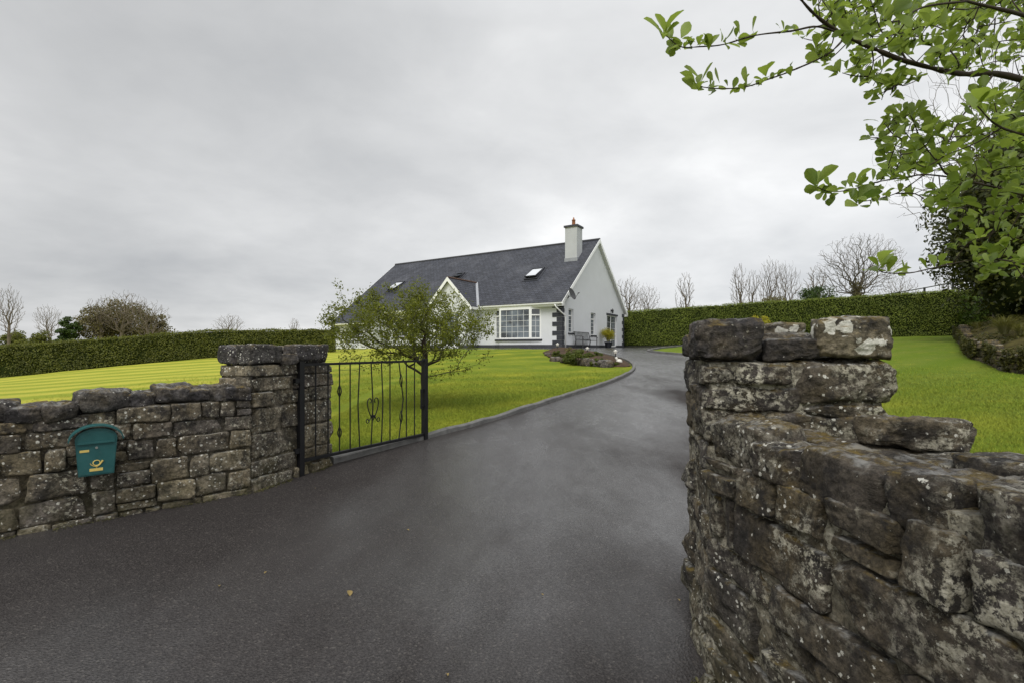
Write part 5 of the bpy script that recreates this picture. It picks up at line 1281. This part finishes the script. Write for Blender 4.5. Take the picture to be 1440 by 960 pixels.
# ---------------------------------------------------------------- grass blades on the nearer lawns
rg = RS(171)
def blades(name, x0, x1, y0, y1, n, test):
    x = rg.uniform(x0, x1, n); y = rg.uniform(y0, y1, n); k = ~inpoly(x, y, poly) & test(x, y) & (segdist(x, y, poly) > .02); x, y = x[k], y[k]; n = len(x)
    z = gz(x, y) + .025 * fbm(np.stack([x * .5, y * .5, x * 0], -1), 3); P = np.stack([x, y, z - .005], 1); dist = np.hypot(x, y)
    h = rg.uniform(.018, .042, n) * (1 + .02 * dist); w = (.0022 + .00038 * dist)
    a = rg.uniform(0, 6.28, n); s_ = np.stack([np.cos(a), np.sin(a), 0 * a], 1); ln = rg.normal(size=(n, 3)) * .5; ln[:, 2] = 1
    V = np.stack([P - s_ * w[:, None], P + s_ * w[:, None], P + ln * h[:, None]], 1).reshape(-1, 3)
    tag(mk(name, V, np.arange(n * 3).reshape(-1, 3), m_blade), kind='stuff')
blades('lawn_grass', -3.2, 5, 5.6, 16, 420000, lambda x, y: (rg.rand(len(x)) < (6.5 / y) ** 1.6 * np.clip((16 - y) / 6, 0, 1)))
blades('lawn_grass', 3, 15.5, 3.6, 16, 460000, lambda x, y: (rg.rand(len(x)) < np.minimum(1, (6. / np.hypot(x, y)) ** 1.3) * np.clip((19 - np.hypot(x, y)) / 7, 0, 1)) & (rg.rand(len(x)) < np.clip((x / y - .58) / .22, 0, 1)) & ~((x > 12.3) & (segdist(x, y, rwc, False) < .1)))
blades('lawn_grass', -14, -3.5, 6, 19, 240000, lambda x, y: (rg.rand(len(x)) < (8. / y) ** 1.5 * np.clip((19 - y) / 7, 0, 1) * np.clip((x + 13) / 5, 0, 1)))
# ---------------------------------------------------------------- overcast sky, one soft sun
SUN_EL, SUN_AZ = math.radians(52), math.radians(208)
w = bpy.data.worlds.new('World'); S.world = w; w.use_nodes = True
m = M('', w)
tc = m.n('ShaderNodeTexCoord').outputs['Generated']
sp_ = m.n('ShaderNodeSeparateXYZ', {0: tc}); dx, dy, dz = sp_.outputs
zz = m.math('ADD', m.math('MAXIMUM', dz, 0.), .22)
pv = m.n('ShaderNodeCombineXYZ', {0: m.math('DIVIDE', dx, zz), 1: m.math('DIVIDE', dy, zz), 2: 0.}).outputs[0]
c1 = m.noise(.62, 6, .5, vec=pv, dist=.25); c2 = m.noise(2.6, 6, .6, vec=pv, dist=.3)
cl = m.math('ADD', m.math('MULTIPLY', c1, .84), m.math('MULTIPLY', c2, .16))
col = m.ramp(cl, [(.34, (.50, .514, .532)), (.45, (.63, .640, .65)), (.54, (.74, .748, .755)), (.64, (.92, .925, .925))])
# brighter toward the horizon on the right, greyer high on the left
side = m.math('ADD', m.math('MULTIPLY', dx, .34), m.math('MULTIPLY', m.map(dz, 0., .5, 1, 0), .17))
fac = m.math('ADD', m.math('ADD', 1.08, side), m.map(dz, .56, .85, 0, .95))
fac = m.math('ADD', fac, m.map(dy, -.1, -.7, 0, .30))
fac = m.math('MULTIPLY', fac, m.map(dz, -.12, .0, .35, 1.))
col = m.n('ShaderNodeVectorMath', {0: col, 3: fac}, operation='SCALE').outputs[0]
sky = m.n('ShaderNodeTexSky', sky_type='NISHITA', sun_disc=False, sun_elevation=SUN_EL, sun_rotation=SUN_AZ)
b1 = m.n('ShaderNodeBackground', {0: sky.outputs[0], 1: .06}).outputs[0]
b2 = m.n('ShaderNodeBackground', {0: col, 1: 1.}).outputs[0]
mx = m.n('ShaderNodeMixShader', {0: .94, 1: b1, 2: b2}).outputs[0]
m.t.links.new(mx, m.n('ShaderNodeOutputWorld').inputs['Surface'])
sun = bpy.data.lights.new('sun', 'SUN'); sun.energy = 2.1; sun.angle = math.radians(24); sun.color = (1, .975, .94)
so_ = bpy.data.objects.new('sun', sun); C.objects.link(so_)
d = np.array([math.sin(SUN_AZ) * math.cos(SUN_EL), math.cos(SUN_AZ) * math.cos(SUN_EL), math.sin(SUN_EL)])
so_.rotation_euler = Vector(d).to_track_quat('Z', 'Y').to_euler(); so_.location = (-8, -15, 25)
cam = bpy.data.cameras.new('camera'); co = bpy.data.objects.new('camera', cam); C.objects.link(co)
co.location = (0, 0, H); co.rotation_euler = (math.pi / 2, 0, 0); cam.sensor_width = 36; cam.lens = F / 1440 * 36; cam.shift_y = (HV - 480) / 1440; cam.clip_start = .02; cam.clip_end = 4000
S.camera = co
S.view_settings.view_transform = 'Standard'; S.view_settings.look = 'None'; S.view_settings.exposure = 0; S.view_settings.gamma = 1
S.render.engine = 'CYCLES'
S.cycles.use_denoising = True; S.cycles.max_bounces = 6; S.cycles.transparent_max_bounces = 8
for o in list(S.objects):
    if o.type == 'EMPTY' and o.get('label') == 'x': print('unlabelled', o.name)
